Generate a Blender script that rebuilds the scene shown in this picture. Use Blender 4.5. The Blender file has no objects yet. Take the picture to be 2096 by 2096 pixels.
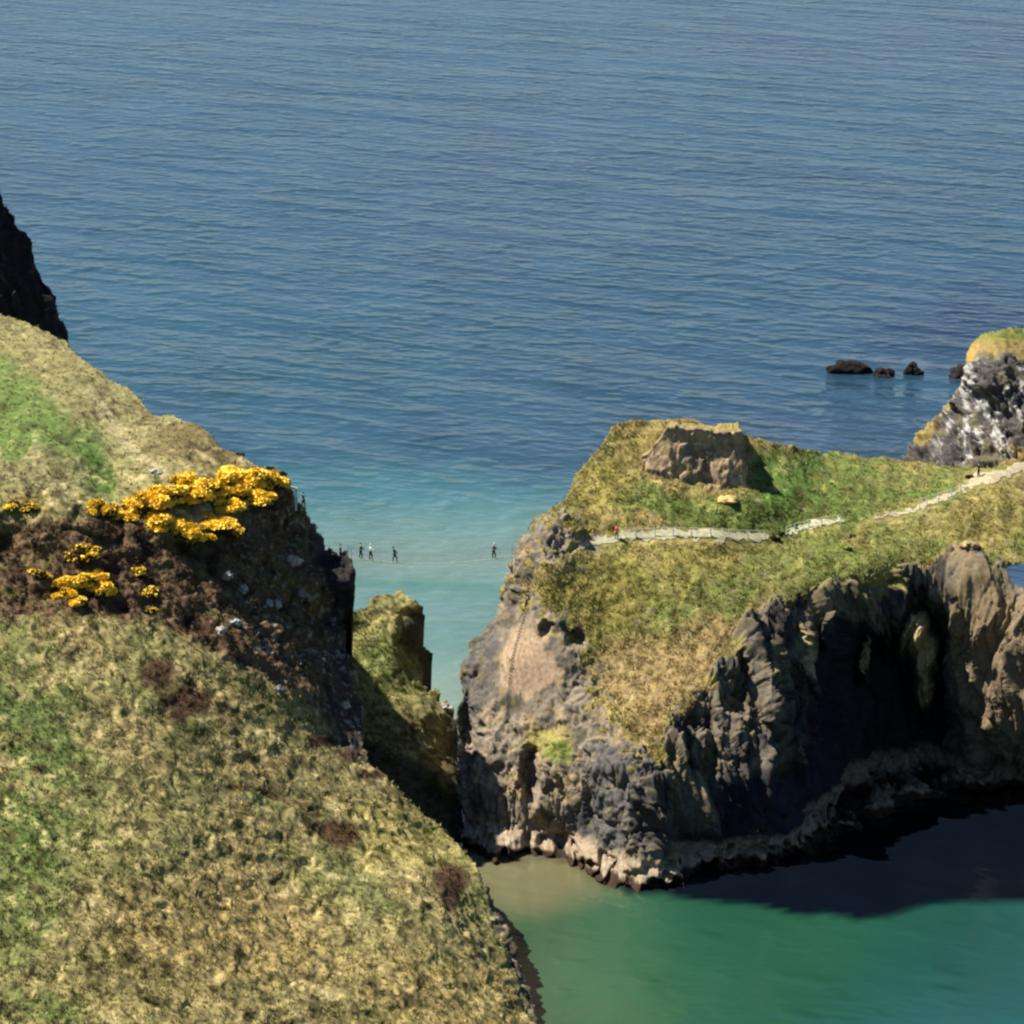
import bpy, math, random
import numpy as np

# ------------------------------------------------------------------ camera, sky, sun, exposure
random.seed(5)
rng = np.random.default_rng(11)
sc = bpy.context.scene
COL = sc.collection
CAM_Z = 130.0
PITCH = math.radians(11.9)
FPX = 9000.0
cam_d = bpy.data.cameras.new("camera")
cam_d.sensor_width = 36.0
cam_d.lens = 36.0 * FPX / 2096.0
cam_d.clip_start = 1.0
cam_d.clip_end = 60000.0
cam = bpy.data.objects.new("camera", cam_d)
COL.objects.link(cam)
cam.location = (0, 0, CAM_Z)
cam.rotation_euler = (math.pi / 2 - PITCH, 0, 0)
sc.camera = cam

SUN_AZ = 80.0      # degrees to the left of the viewing direction
SUN_EL = 56.0
world = bpy.data.worlds.new("World")
sc.world = world
world.use_nodes = True
wn = world.node_tree.nodes
wl = world.node_tree.links
bg = wn["Background"]
sky = wn.new("ShaderNodeTexSky")
sky.sky_type = 'NISHITA'
sky.sun_disc = False
sky.sun_elevation = math.radians(SUN_EL)
sky.sun_rotation = math.radians(-SUN_AZ)
sky.air_density = 0.8
sky.dust_density = 0.0
sky.ozone_density = 5.0
wl.new(sky.outputs[0], bg.inputs[0])
bg.inputs[1].default_value = 0.05
sun_d = bpy.data.lights.new("sun", 'SUN')
sun_d.energy = 5.0
sun_d.angle = math.radians(0.5)
sun_d.color = (1.0, 0.93, 0.82)
sun = bpy.data.objects.new("sun", sun_d)
COL.objects.link(sun)
a, e = math.radians(SUN_AZ), math.radians(SUN_EL)
SUN = np.array([-math.sin(a) * math.cos(e), math.cos(a) * math.cos(e), math.sin(e)])
from mathutils import Vector
sun.rotation_euler = Vector(SUN).to_track_quat('Z', 'Y').to_euler()
sc.view_settings.view_transform = 'Standard'
sc.view_settings.look = 'None'
sc.view_settings.gamma = 1.0
sc.view_settings.exposure = 1.1
sc.cycles.filter_width = 2.4
sc.cycles.max_bounces = 4

D = 2096.0 / 1932.0          # the sketch units used for outlines -> photograph pixels
cp, sp = math.cos(PITCH), math.sin(PITCH)

def ray(px, py):
    dx = (px - 1048.0) / FPX
    dy = -(py - 1048.0) / FPX
    return dx, cp + dy * sp, -sp + dy * cp

def at(px, py, Y):
    x, y, z = ray(px, py)
    t = Y / y
    return np.array([x * t, Y + 0 * t, CAM_Z + z * t]) if np.isscalar(px) else np.stack([x * t, Y + 0 * t, CAM_Z + z * t], -1)

def Y_at_z(px, py, z):
    x, y, zz = ray(px, py)
    return (z - CAM_Z) / zz * y

# ------------------------------------------------------------------ noise
def _hash(ix, iy, iz, seed):
    h = (ix.astype(np.int64) * 374761393 + iy.astype(np.int64) * 668265263 + iz.astype(np.int64) * 2147483647 + seed * 144665) & 0xffffffff
    h = ((h ^ (h >> 13)) * 1274126177) & 0xffffffff
    h = ((h ^ (h >> 16)) * 2246822519) & 0xffffffff
    return ((h ^ (h >> 15)) & 0xffffff) / float(0xffffff)

def vnoise(p, seed=0):
    i = np.floor(p).astype(np.int64)
    f = p - i
    f = f * f * f * (f * (f * 6 - 15) + 10)
    r = 0
    for dx in (0, 1):
        wx = f[..., 0] if dx else 1 - f[..., 0]
        for dy in (0, 1):
            wy = f[..., 1] if dy else 1 - f[..., 1]
            for dz in (0, 1):
                wz = f[..., 2] if dz else 1 - f[..., 2]
                r = r + wx * wy * wz * _hash(i[..., 0] + dx, i[..., 1] + dy, i[..., 2] + dz, seed)
    return r * 2 - 1

R1 = np.array([[0.36, 0.48, -0.8], [-0.8, 0.6, 0.0], [0.48, 0.64, 0.6]])
def fbm(p, octv=4, seed=0, gain=0.5, lac=2.03):
    a, s, n = 1.0, 0.0, 0.0
    for k in range(octv):
        s = s + a * vnoise(p, seed + k * 17)
        n += a
        a *= gain
        p = (p @ R1.T) * lac
    return s / n

def ridged(p, octv=3, seed=0):
    a, s, n = 1.0, 0.0, 0.0
    for k in range(octv):
        s = s + a * (1 - np.abs(vnoise(p, seed + k * 31)) * 2)
        n += a
        a *= 0.5
        p = p * 2.1 + 3.7
    return s / n

def worley(p, seed=0):
    i = np.floor(p).astype(np.int64)
    f = p - i
    d1 = np.full(p.shape[:-1], 9.0)
    d2 = np.full(p.shape[:-1], 9.0)
    cid = np.zeros(p.shape[:-1])
    for dx in (-1, 0, 1):
        for dy in (-1, 0, 1):
            for dz in (-1, 0, 1):
                cx, cy, cz = i[..., 0] + dx, i[..., 1] + dy, i[..., 2] + dz
                ox = _hash(cx, cy, cz, seed) + dx - f[..., 0]
                oy = _hash(cx, cy, cz, seed + 1) + dy - f[..., 1]
                oz = _hash(cx, cy, cz, seed + 2) + dz - f[..., 2]
                d = np.sqrt(ox * ox + oy * oy + oz * oz)
                near = d < d1
                d2 = np.where(near, d1, np.minimum(d2, d))
                cid = np.where(near, _hash(cx, cy, cz, seed + 3), cid)
                d1 = np.where(near, d, d1)
    return d1, d2, cid

def smooth(a, b, x):
    t = np.clip((x - a) / (b - a), 0, 1)
    return t * t * (3 - 2 * t)

def inside(x, y, poly):
    poly = np.asarray(poly, float)
    r = np.zeros(x.shape, bool)
    n = len(poly)
    for k in range(n):
        x1, y1 = poly[k]
        x2, y2 = poly[(k + 1) % n]
        if y1 == y2:
            continue
        c = (y1 > y) != (y2 > y)
        r ^= c & (x < (x2 - x1) * (y - y1) / (y2 - y1) + x1)
    return r

def segdist(x, y, pts, closed=False):
    d = np.full(x.shape, 1e9)
    pts = np.asarray(pts, float)
    n = len(pts)
    for k in range(n if closed else n - 1):
        ax, ay = pts[k]
        bx, by = pts[(k + 1) % n]
        L = (bx - ax) ** 2 + (by - ay) ** 2 + 1e-9
        t = np.clip(((x - ax) * (bx - ax) + (y - ay) * (by - ay)) / L, 0, 1)
        d = np.minimum(d, np.hypot(x - ax - t * (bx - ax), y - ay - t * (by - ay)))
    return d

def region(x, y, poly, feather=12, wob=None):
    """soft mask of a polygon, 1 inside"""
    if wob is not None:
        x = x + wob[0]
        y = y + wob[1]
    d = segdist(x, y, poly, True)
    s = np.where(inside(x, y, poly), d, -d)
    return smooth(-feather, feather, s)

def blob(x, y, cx, cy, rx, ry, wob=None, soft=0.35):
    if wob is not None:
        x = x + wob[0]
        y = y + wob[1]
    r = np.sqrt(((x - cx) / rx) ** 2 + ((y - cy) / ry) ** 2)
    return 1 - smooth(1 - soft, 1 + soft, r)

def lin(r, g, b):
    c = np.array([r, g, b], float) / 255.0
    return np.where(c <= 0.04045, c / 12.92, ((c + 0.055) / 1.055) ** 2.4)

def rbf(ctrl):
    pts = np.array([[c[0] / 500.0, c[1] / 500.0] for c in ctrl])
    val = np.array([c[2] for c in ctrl], float)
    n = len(pts)
    def phi(r2):
        return 0.5 * r2 * np.log(r2 + 1e-12)
    r2 = ((pts[:, None] - pts[None]) ** 2).sum(-1)
    A = np.zeros((n + 3, n + 3))
    A[:n, :n] = phi(r2) + np.eye(n) * 2e-4
    A[:n, n] = 1
    A[:n, n + 1:] = pts
    A[n, :n] = 1
    A[n + 1:, :n] = pts.T
    w = np.linalg.solve(A, np.concatenate([val, [0, 0, 0]]))
    def f(x, y):
        x = np.asarray(x, float) / 500.0
        y = np.asarray(y, float) / 500.0
        s = w[n] + w[n + 1] * x + w[n + 2] * y
        for k in range(n):
            s = s + w[k] * phi((x - pts[k, 0]) ** 2 + (y - pts[k, 1]) ** 2)
        return s
    return f

# ------------------------------------------------------------------ mesh and material helpers
def mesh_np(name, V, F, cols=None, smoothf=True):
    V = np.asarray(V, np.float32).reshape(-1, 3)
    F = np.asarray(F, np.int32)
    me = bpy.data.meshes.new(name)
    k = F.shape[1]
    me.vertices.add(len(V))
    me.vertices.foreach_set("co", V.ravel())
    me.loops.add(F.size)
    me.loops.foreach_set("vertex_index", F.ravel())
    me.polygons.add(len(F))
    me.polygons.foreach_set("loop_start", np.arange(0, F.size, k, dtype=np.int32))
    me.polygons.foreach_set("use_smooth", np.full(len(F), smoothf, bool))
    me.update(calc_edges=True)
    if cols is not None:
        ca = me.color_attributes.new("Col", 'FLOAT_COLOR', 'POINT')
        c4 = np.ones((len(V), 4), np.float32)
        c4[:, :3] = cols
        ca.data.foreach_set("color", c4.ravel())
    return me

def link(name, me, mat=None, parent=None):
    o = bpy.data.objects.new(name, me)
    COL.objects.link(o)
    if mat is not None:
        me.materials.append(mat)
    if parent is not None:
        o.parent = parent
    return o

def tag(o, label=None, cat=None, group=None, kind=None):
    if label: o["label"] = label
    if cat: o["category"] = cat
    if group: o["group"] = group
    if kind: o["kind"] = kind
    return o

def empty(name, loc):
    o = bpy.data.objects.new(name, None)
    o.location = loc
    COL.objects.link(o)
    return o

def attr_mat(name, rough=0.95, vary=0.35, scale=3.0, bump=0.0, spec=0.15, sub=False):
    m = bpy.data.materials.new(name)
    m.use_nodes = True
    nt = m.node_tree
    b = nt.nodes["Principled BSDF"]
    b.inputs["Roughness"].default_value = rough
    b.inputs["Specular IOR Level"].default_value = spec
    at_ = nt.nodes.new("ShaderNodeAttribute"); at_.attribute_name = "Col"
    tc = nt.nodes.new("ShaderNodeTexCoord")
    no = nt.nodes.new("ShaderNodeTexNoise")
    no.inputs["Scale"].default_value = scale
    no.inputs["Detail"].default_value = 3
    nt.links.new(tc.outputs["Object"], no.inputs["Vector"])
    mr = nt.nodes.new("ShaderNodeMapRange")
    mr.inputs[1].default_value = 0.3; mr.inputs[2].default_value = 0.7
    mr.inputs[3].default_value = 1 - vary; mr.inputs[4].default_value = 1 + vary
    nt.links.new(no.outputs[0], mr.inputs[0])
    mx = nt.nodes.new("ShaderNodeVectorMath"); mx.operation = 'SCALE'
    nt.links.new(at_.outputs["Color"], mx.inputs[0])
    nt.links.new(mr.outputs[0], mx.inputs["Scale"])
    nt.links.new(mx.outputs[0], b.inputs["Base Color"])
    if bump:
        bp = nt.nodes.new("ShaderNodeBump")
        bp.inputs["Strength"].default_value = bump
        bp.inputs["Distance"].default_value = 0.3
        nt.links.new(no.outputs[0], bp.inputs["Height"])
        nt.links.new(bp.outputs[0], b.inputs["Normal"])
    return m

def plain_mat(name, col, rough=0.8, vary=0.2, scale=8.0, spec=0.2):
    m = bpy.data.materials.new(name)
    m.use_nodes = True
    nt = m.node_tree
    b = nt.nodes["Principled BSDF"]
    b.inputs["Roughness"].default_value = rough
    b.inputs["Specular IOR Level"].default_value = spec
    tc = nt.nodes.new("ShaderNodeTexCoord")
    no = nt.nodes.new("ShaderNodeTexNoise")
    no.inputs["Scale"].default_value = scale
    nt.links.new(tc.outputs["Object"], no.inputs["Vector"])
    cr = nt.nodes.new("ShaderNodeValToRGB")
    c = np.array(col)
    cr.color_ramp.elements[0].position = 0.3
    cr.color_ramp.elements[0].color = (*(c * (1 - vary)), 1)
    cr.color_ramp.elements[1].position = 0.7
    cr.color_ramp.elements[1].color = (*np.minimum(c * (1 + vary), 1), 1)
    nt.links.new(no.outputs[0], cr.inputs[0])
    nt.links.new(cr.outputs[0], b.inputs["Base Color"])
    return m

M_ground = attr_mat("vegetated_rock", vary=0.30, scale=2.2)
M_tuft = attr_mat("grass_blades", vary=0.2, scale=0.7)

# ------------------------------------------------------------------ relief builder
def wobble(x, y, s, amp, seed):
    p = np.stack([x / s, y / s, np.zeros_like(x) + 0.5], -1)
    return amp * fbm(p, 3, seed), amp * fbm(p + 31.7, 3, seed + 5)

def relief(name, outline, ctrl, disp_fn, col_fn, step=2.0, edge=(14, 3.0), backs=((3, .6), (10, 3), (25, 12)), seed=0, shrink=0.25, open_=None):
    """a landmass: its surface is interpolated between surveyed points, roughened in 3-D, and closed behind"""
    cc = []
    for x, y, Y in ctrl:
        px, py = x * D, y * D
        cc.append((px, py, Y_at_z(px, py, float(Y[1:])) if isinstance(Y, str) else Y))
    f = rbf(cc)
    poly = np.array(outline, float) * D
    x0, y0 = poly.min(0) - 4
    x1, y1 = poly.max(0) + 4
    xs = np.arange(x0, x1, step)
    ys = np.arange(y0, y1, step)
    PX, PY = np.meshgrid(xs, ys)
    Y = f(PX, PY)
    P = at(PX, PY, Y)
    # normals
    du = np.gradient(P, axis=1); dv = np.gradient(P, axis=0)
    N = np.cross(dv, du)
    N /= np.linalg.norm(N, axis=-1, keepdims=True) + 1e-9
    N *= np.sign(-(N * (P - np.array([0, 0, CAM_Z]))).sum(-1, keepdims=True))
    wx, wy = wobble(PX, PY, edge[0], edge[1], seed)
    wx2, wy2 = wobble(PX, PY, edge[0] * 3.5, edge[1] * 1.6, seed + 50)
    m = inside(PX + wx + wx2, PY + wy + wy2, poly)
    # keep only cells with all four corners in
    cell = m[:-1, :-1] & m[1:, :-1] & m[:-1, 1:] & m[1:, 1:]
    used = np.zeros_like(m)
    used[:-1, :-1] |= cell; used[1:, :-1] |= cell; used[:-1, 1:] |= cell; used[1:, 1:] |= cell
    idx = -np.ones(m.shape, np.int64)
    idx[used] = np.arange(used.sum())
    px, py, p, nrm = PX[used], PY[used], P[used], N[used]
    V = disp_fn(px / D, py / D, p, nrm)
    C = col_fn(px / D, py / D, V, nrm)
    j, i = np.nonzero(cell)
    F = np.stack([idx[j, i], idx[j + 1, i], idx[j + 1, i + 1], idx[j, i + 1]], -1)
    # boundary edges -> rings behind
    E = np.concatenate([F[:, [0, 1]], F[:, [1, 2]], F[:, [2, 3]], F[:, [3, 0]]])
    key = np.sort(E, 1)
    uniq, inv, cnt = np.unique(key[:, 0] * (len(V) + 1) + key[:, 1], return_inverse=True, return_counts=True)
    B = E[cnt[inv] == 1]
    bv = np.unique(B)
    remap = -np.ones(len(V), np.int64)
    cen = V.mean(0)
    allV, allC, allF = [V], [C], [F]
    prev = np.arange(len(V))
    off = len(V)
    for dY, drop in backs:
        q = V[bv].copy()
        t = (q[:, 1] + dY) / q[:, 1]
        q[:, 2] = CAM_Z + (q[:, 2] - CAM_Z) * t - drop * (0.8 + 0.4 * vnoise(q * 0.4, 3))
        if open_ is not None:
            o_ = open_(px[bv] / D, py[bv] / D)
            q[o_, 2] = CAM_Z + (V[bv][o_, 2] - CAM_Z) * t[o_]
        q[:, 0] = q[:, 0] * t
        q[:, 1] = q[:, 1] + dY
        sh_ = (cen[0] - q[:, 0]) * shrink * dY / 50.0
        q[:, 0] += sh_ if open_ is None else np.where(o_, 0, sh_)
        q[:, 2] = np.maximum(q[:, 2], -3.0)
        cur = remap.copy()
        cur[bv] = off + np.arange(len(bv))
        allV.append(q); allC.append(C[bv])
        allF.append(np.stack([prev[B[:, 1]], prev[B[:, 0]], cur[B[:, 0]], cur[B[:, 1]]], -1))
        prev = cur
        off += len(bv)
    me = mesh_np(name, np.concatenate(allV), np.concatenate(allF), np.concatenate(allC))
    o = link(name, me, M_ground)
    o["kind"] = "structure"
    info = dict(f=f, px=px, py=py, V=V, N=nrm, C=C, F=F, o=o)
    return info

def snap(info, x, y):
    """the surface point nearest to sketch position x, y"""
    k = np.argmin((info['px'] - x * D) ** 2 + (info['py'] - y * D) ** 2)
    return info['V'][k].copy(), info['N'][k].copy()

K = 0.60     # sunlit sRGB reading -> base colour
def c_(r, g, b, k=1.0):
    return lin(r, g, b) * K * k

def mixc(C, col, m):
    return C * (1 - m[:, None]) + np.asarray(col) * m[:, None]

# ================================================================== HEADLAND (left)
hill_out = [(-40, 560), (0, 592), (30, 602), (60, 618), (125, 648), (160, 680), (200, 713), (245, 735), (270, 755), (286, 780), (330, 788),
            (380, 803), (400, 822), (425, 842), (460, 858), (490, 872), (520, 878), (545, 895), (550, 910), (560, 940), (580, 965), (597, 990), (608, 1010),
            (612, 1036), (655, 1038), (664, 1060), (668, 1120), (662, 1146), (645, 1156), (658, 1190), (665, 1230), (678, 1290), (690, 1335), (686, 1360),
            (684, 1400), (700, 1440), (760, 1500), (812, 1548), (860, 1592), (895, 1630), (925, 1690), (950, 1740), (975, 1800), (992, 1850), (1008, 1890), (1040, 1950),
            (1060, 1990), (-40, 1990)]
hill_ctrl = [(-40, 560, 516), (0, 595, 510), (125, 648, 500), (290, 780, 476), (420, 840, 463), (530, 885, 455), (600, 1000, 455), (660, 1045, 451), (665, 1140, 449), (640, 1100, 448),
             (0, 700, 482), (0, 800, 458), (-40, 960, 429), (0, 960, 431), (200, 900, 447), (120, 760, 468), (300, 880, 450), (300, 960, 439), (450, 920, 448), (130, 960, 433),
             (0, 1030, 428), (0, 1100, 422), (0, 1160, 416), (-40, 1250, 404), (150, 1100, 425), (300, 1050, 434), (300, 1120, 429), (300, 1190, 423), (450, 1100, 438), (500, 1000, 447),
             (540, 1100, 444), (550, 1250, 434), (620, 1160, 449), (600, 1250, 439), (450, 1240, 427), (640, 1350, 437), (670, 1400, 434), (620, 1380, 432),
             (0, 1300, 399), (0, 1450, 386), (0, 1600, 372), (0, 1932, 346), (-40, 1990, 341), (300, 1300, 411), (300, 1450, 396), (300, 1600, 380), (300, 1932, 352), (300, 1990, 347),
             (600, 1450, 419), (600, 1600, 400), (600, 1750, 382), (600, 1932, 362), (740, 1500, 424), (800, 1650, 403), (860, 1595, 423), (900, 1640, 414), (850, 1800, 386), (850, 1932, 371), (930, 1705, 409),
             (920, 1750, 401), (970, 1800, 398), (950, 1850, 388), (1000, 1880, 390), (980, 1932, 379), (1030, 1935, 383.5), (1060, 1990, 379), (850, 1990, 366)]
hill_cliff = [(-60, 975), (60, 985), (180, 975), (260, 985), (330, 1010), (440, 985), (500, 940), (545, 900), (600, 990), (670, 1030), (680, 1150), (680, 1290), (700, 1440), (680, 1420), (615, 1370), (580, 1325), (520, 1300),
              (440, 1240), (300, 1180), (170, 1160), (60, 1165), (-60, 1175)]

def hill_rock(x, y, V):
    wob = wobble(x, y, 45, 26, 71)
    m = region(x, y, hill_cliff, 14, wob)
    e = region(x, y, [(905, 1620), (925, 1640), (1060, 1960), (1010, 1940), (985, 1870), (955, 1800), (925, 1740)], 8, (wob[0] * .5, wob[1] * .5))
    return m, e

def veg(p, seed, sc_=1.0):
    """irregular tufty growth: returns height (-1..1) and its mottling"""
    w = np.stack([vnoise(p / 1.3, seed + k) for k in (1, 2, 3)], -1) * .55
    q = (p + w) / sc_
    n1 = vnoise(q / .95, seed + 4)
    n2 = vnoise(q / .50, seed + 5)
    n3 = vnoise(q / .26, seed + 6)
    clump = smooth(-.5, .5, fbm(p / 3.2, 2, seed + 7))
    return n1 * .58 + n2 * .42 * (.5 + .8 * clump) + n3 * .15, n2, n3, clump

def mottle(C, p, seed, lo, hi, sc_=1.0, s=1.0):
    h, n2, n3, cl = veg(p, seed, sc_)
    C = C * (1 + s * (.55 * h + .25 * n3))[:, None]
    C = mixc(C, lo, smooth(-.18, -.6, h) * .75 * s)
    C = mixc(C, hi, smooth(.30, .62, h) * .6 * s)
    return C

def hill_disp(x, y, p, n):
    m, e = hill_rock(x, y, p)
    big = fbm(p / 9.0, 3, 1) * 0.9
    h = veg(p * np.array([1, .6, 1]), 500, 1.35)[0]
    far = 1 - smooth(700, 1000, y)
    grass = big * .6 + h * (.36 - .16 * far) + .15 * fbm(p / 2.2, 2, 6)
    r1, r2, rc = worley(p * np.array([1, .7, .7]) / 2.0, 14)
    rock = fbm(p / 4.0, 4, 22, .6) * 1.1 + (rc - .5) * 0.6 + h * .3 + fbm(p / 0.7, 2, 5) * .2
    k = np.clip(m + e, 0, 1)
    dd = grass * (1 - k) + rock * k
    return p + n * dd[:, None]

def hill_col(x, y, V, n):
    wob = wobble(x, y, 60, 40, 12)
    w2 = wobble(x, y, 18, 10, 15)
    g = fbm(V / 6.0, 4, 40)
    f1 = fbm(V / 0.8, 3, 41)
    C = np.tile(c_(152, 142, 92), (len(x), 1))
    C = mixc(C, c_(116, 122, 68), smooth(-0.05, 0.5, g) * .6)
    C = mixc(C, c_(165, 148, 98), smooth(0.0, 0.5, -g) * .6)
    # left green side
    C = mixc(C, c_(96, 118, 58), blob(x, y, 20, 1450, 150, 260, wob) * .7 * smooth(-.5, .3, g + f1))
    C = mixc(C, c_(88, 112, 52), blob(x, y, 30, 1700, 90, 120, wob) * .6)
    C = mixc(C, c_(90, 112, 52), blob(x, y, 90, 1890, 90, 30, wob) * .6)
    C = mixc(C, c_(105, 122, 72), blob(x, y, 650, 1700, 75, 95, wob) * .55)
    C = mixc(C, c_(110, 112, 60), blob(x, y, 280, 1830, 160, 50, wob) * .5)
    C = mixc(C, c_(178, 156, 100), blob(x, y, 440, 1760, 240, 110, wob) * .6)
    C = mixc(C, c_(172, 152, 96), blob(x, y, 850, 1880, 160, 90, wob) * .6)
    C = mixc(C, c_(168, 158, 88), blob(x, y, 760, 1580, 110, 60, wob) * .6)
    # upper hill
    up = 1 - smooth(960, 1000, y)
    C = mixc(C, c_(164, 158, 106), up * .7)
    C = mixc(C, c_(108, 134, 66), region(x, y, [(-60, 660), (20, 680), (70, 740), (130, 770), (185, 830), (215, 880), (215, 930), (175, 935), (120, 880), (60, 860), (-60, 830)], 16, wob) * .92)
    C = mixc(C, c_(78, 112, 46), region(x, y, [(160, 835), (178, 840), (205, 870), (220, 905), (212, 930), (188, 925), (172, 890)], 6, w2) * .95)
    C = mixc(C, c_(134, 130, 88), blob(x, y, 60, 900, 110, 55, wob) * .8)
    C = mixc(C, c_(196, 184, 138), (1 - smooth(7, 17, segdist(x + w2[0], y + w2[1], [(170, 740), (215, 800), (250, 850), (290, 880), (310, 900)]))) * .7)
    C = mixc(C, c_(120, 104, 66), blob(x, y, 380, 850, 110, 40, wob) * .7)
    C = mixc(C, c_(116, 92, 62), blob(x, y, 285, 775, 22, 16, w2) * .6)
    C = mixc(C, c_(92, 80, 56), region(x, y, [(330, 830), (430, 850), (545, 900), (540, 915), (470, 900), (400, 880)], 10, w2) * .55)
    C = mixc(C, c_(100, 88, 54), (smooth(.18, .4, f1) * smooth(0, .4, fbm(V / 2.5, 2, 44) + .1)) * .6 * up)
    C = mixc(C, c_(150, 128, 56), blob(x, y, 40, 955, 60, 22, w2) * .5)
    far = smooth(700, 1000, y)
    C = mottle(C, V * np.array([1, .6, 1]), 500, c_(84, 78, 46), c_(204, 188, 136), 1.2, .6 + .55 * far)
    C = C * (1.02 - .14 * (1 - far))[:, None]
    # brown patches
    dark = c_(74, 50, 36)
    for a_ in ((300, 1268, 34, 32), (350, 1325, 55, 30), (640, 1572, 42, 24), (852, 1660, 36, 34), (845, 1700, 18, 24), (620, 1400, 40, 10), (660, 1425, 30, 10), (700, 1465, 30, 8)):
        C = mixc(C, dark * (.8 + .5 * (f1[:, None] + .5)), blob(x, y, *a_, w2) * .92)
    C = mixc(C, c_(70, 80, 40), blob(x, y, 350, 1395, 40, 26, w2) * .7)
    C = mixc(C, dark, (1 - smooth(3, 9, segdist(x + w2[0], y + w2[1], [(430, 1480), (490, 1495), (560, 1515), (600, 1540)]))) * .7)
    # cliff
    m, e = hill_rock(x, y, V)
    rk = np.tile(c_(120, 98, 72), (len(x), 1))
    rk = mixc(rk, c_(74, 56, 42), smooth(-.1, .4, fbm(V / 1.6, 3, 60)))
    rk = mixc(rk, c_(120, 112, 66), smooth(.15, .45, fbm(V / 2.2, 3, 61)) * .6)
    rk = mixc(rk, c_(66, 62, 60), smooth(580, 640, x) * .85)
    rk = mixc(rk, c_(176, 168, 150), smooth(.30, .40, fbm(V / .55, 2, 62)) * smooth(380, 520, x) * .7)
    rk = mixc(rk, c_(112, 104, 100), region(x, y, [(560, 935), (610, 1000), (615, 1040), (600, 1045), (590, 1000)], 5) * .8)
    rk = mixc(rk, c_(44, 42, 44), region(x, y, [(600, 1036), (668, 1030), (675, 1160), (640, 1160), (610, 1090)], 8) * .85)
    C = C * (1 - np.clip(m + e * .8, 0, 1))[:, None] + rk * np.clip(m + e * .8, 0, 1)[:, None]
    wet = 1 - smooth(.3, 1.2, V[:, 2])
    C = mixc(C, c_(60, 45, 35), wet * .8)
    return np.clip(C, 0.004, 0.9)

hill = relief("headland_hill", hill_out, hill_ctrl, hill_disp, hill_col, step=2.2, seed=2, backs=((2.5, 1.5), (6, 8), (9, 40)))

# ================================================================== ISLAND
isl_out = [(866, 1620), (870, 1560), (867, 1480), (868, 1430), (863, 1400), (858, 1360), (868, 1300), (872, 1240), (883, 1212), (905, 1190), (927, 1165), (938, 1120), (952, 1085),
           (970, 1050), (980, 1022), (990, 998), (1005, 983), (1030, 963), (1060, 945), (1078, 918), (1085, 890), (1110, 862), (1130, 840), (1150, 810), (1180, 792), (1210, 787), (1260, 789),
           (1310, 788), (1340, 798), (1385, 806), (1420, 822), (1460, 836), (1490, 836), (1520, 850), (1550, 858), (1600, 857), (1650, 860), (1700, 868), (1750, 876), (1800, 880), (1828, 884), (1850, 888),
           (1880, 884), (1932, 872), (1990, 860), (1990, 1052), (1932, 1062), (1898, 1074), (1902, 1096), (1920, 1118), (1940, 1165), (1990, 1210), (1990, 1500), (1900, 1500), (1780, 1520), (1640, 1560), (1500, 1630), (1400, 1650), (1240, 1690),
           (1150, 1680), (1060, 1640), (950, 1636)]
isl_ctrl = [(872, 1600, 'z0'), (866, 1660, 'z-2.3'), (950, 1612, 'z0'), (1060, 1613, 'z0'), (1150, 1660, 'z0'), (1220, 1668, 'z0'), (1240, 1710, 'z-2'), (1330, 1632, 'z0'), (1450, 1615, 'z0'), (1525, 1592, 'z0'), (1605, 1560, 'z0'), (1700, 1517, 'z0'),
            (1800, 1482, 'z0'), (1932, 1476, 'z0'), (1990, 1476, 'z0'), (1990, 1540, 'z-2.3'), (1600, 1620, 'z-2.3'), (1000, 1670, 'z-2.5'), (1400, 1690, 'z-2.3'),
            (868, 1480, 450), (860, 1380, 454), (870, 1250, 459), (925, 1170, 461), (950, 1085, 462), (990, 1000, 463),
            (950, 1480, 446), (1000, 1400, 448), (1000, 1300, 451), (980, 1240, 453), (1000, 1150, 455), (1020, 1060, 457), (1050, 1020, 460),
            (1150, 1580, 437), (1150, 1450, 440), (1230, 1600, 434.5), (1260, 1480, 437.5), (1250, 1390, 441), (1130, 1350, 445), (1150, 1250, 450), (1150, 1130, 457), (1250, 1250, 450.5), (1300, 1320, 445), (1100, 1020, 464),
            (1380, 1210, 453), (1400, 1120, 460), (1280, 1100, 460), (1250, 1010, 467), (1400, 1010, 469), (1500, 1110, 462), (1500, 1000, 473), (1600, 980, 475), (1620, 1070, 466), (1750, 1030, 471), (1700, 968, 479),
            (1800, 925, 486), (1860, 900, 491), (1932, 885, 496), (1990, 865, 502), (1850, 1000, 477), (1932, 1000, 479), (1990, 1000, 480), (1990, 1060, 474),
            (1080, 918, 472), (1130, 840, 478), (1210, 788, 483), (1340, 798, 484), (1150, 960, 469), (1250, 925, 472.5), (1200, 860, 478), (1330, 925, 474), (1330, 850, 480), (1390, 960, 472), (1410, 925, 475.5), (1430, 880, 482), (1490, 925, 478), (1490, 836, 490), (1550, 858, 495), (1700, 868, 499),
            (1600, 915, 484), (1830, 884, 501),
            (1400, 1500, 441.5), (1400, 1350, 447), (1430, 1230, 453.5), (1480, 1480, 446), (1480, 1350, 451), (1500, 1200, 458), (1560, 1520, 458), (1560, 1400, 462), (1560, 1250, 464),
            (1650, 1480, 466), (1650, 1350, 472), (1650, 1200, 472), (1650, 1100, 466), (1740, 1420, 474), (1740, 1250, 474), (1740, 1120, 469), (1790, 1300, 473), (1820, 1400, 472), (1870, 1430, 468),
            (1840, 1230, 468.5), (1790, 1070, 468), (1850, 1060, 467), (1870, 1150, 464), (1920, 1250, 461), (1932, 1400, 464), (1900, 1120, 465), (1990, 1250, 458), (1990, 1400, 460)]
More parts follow.
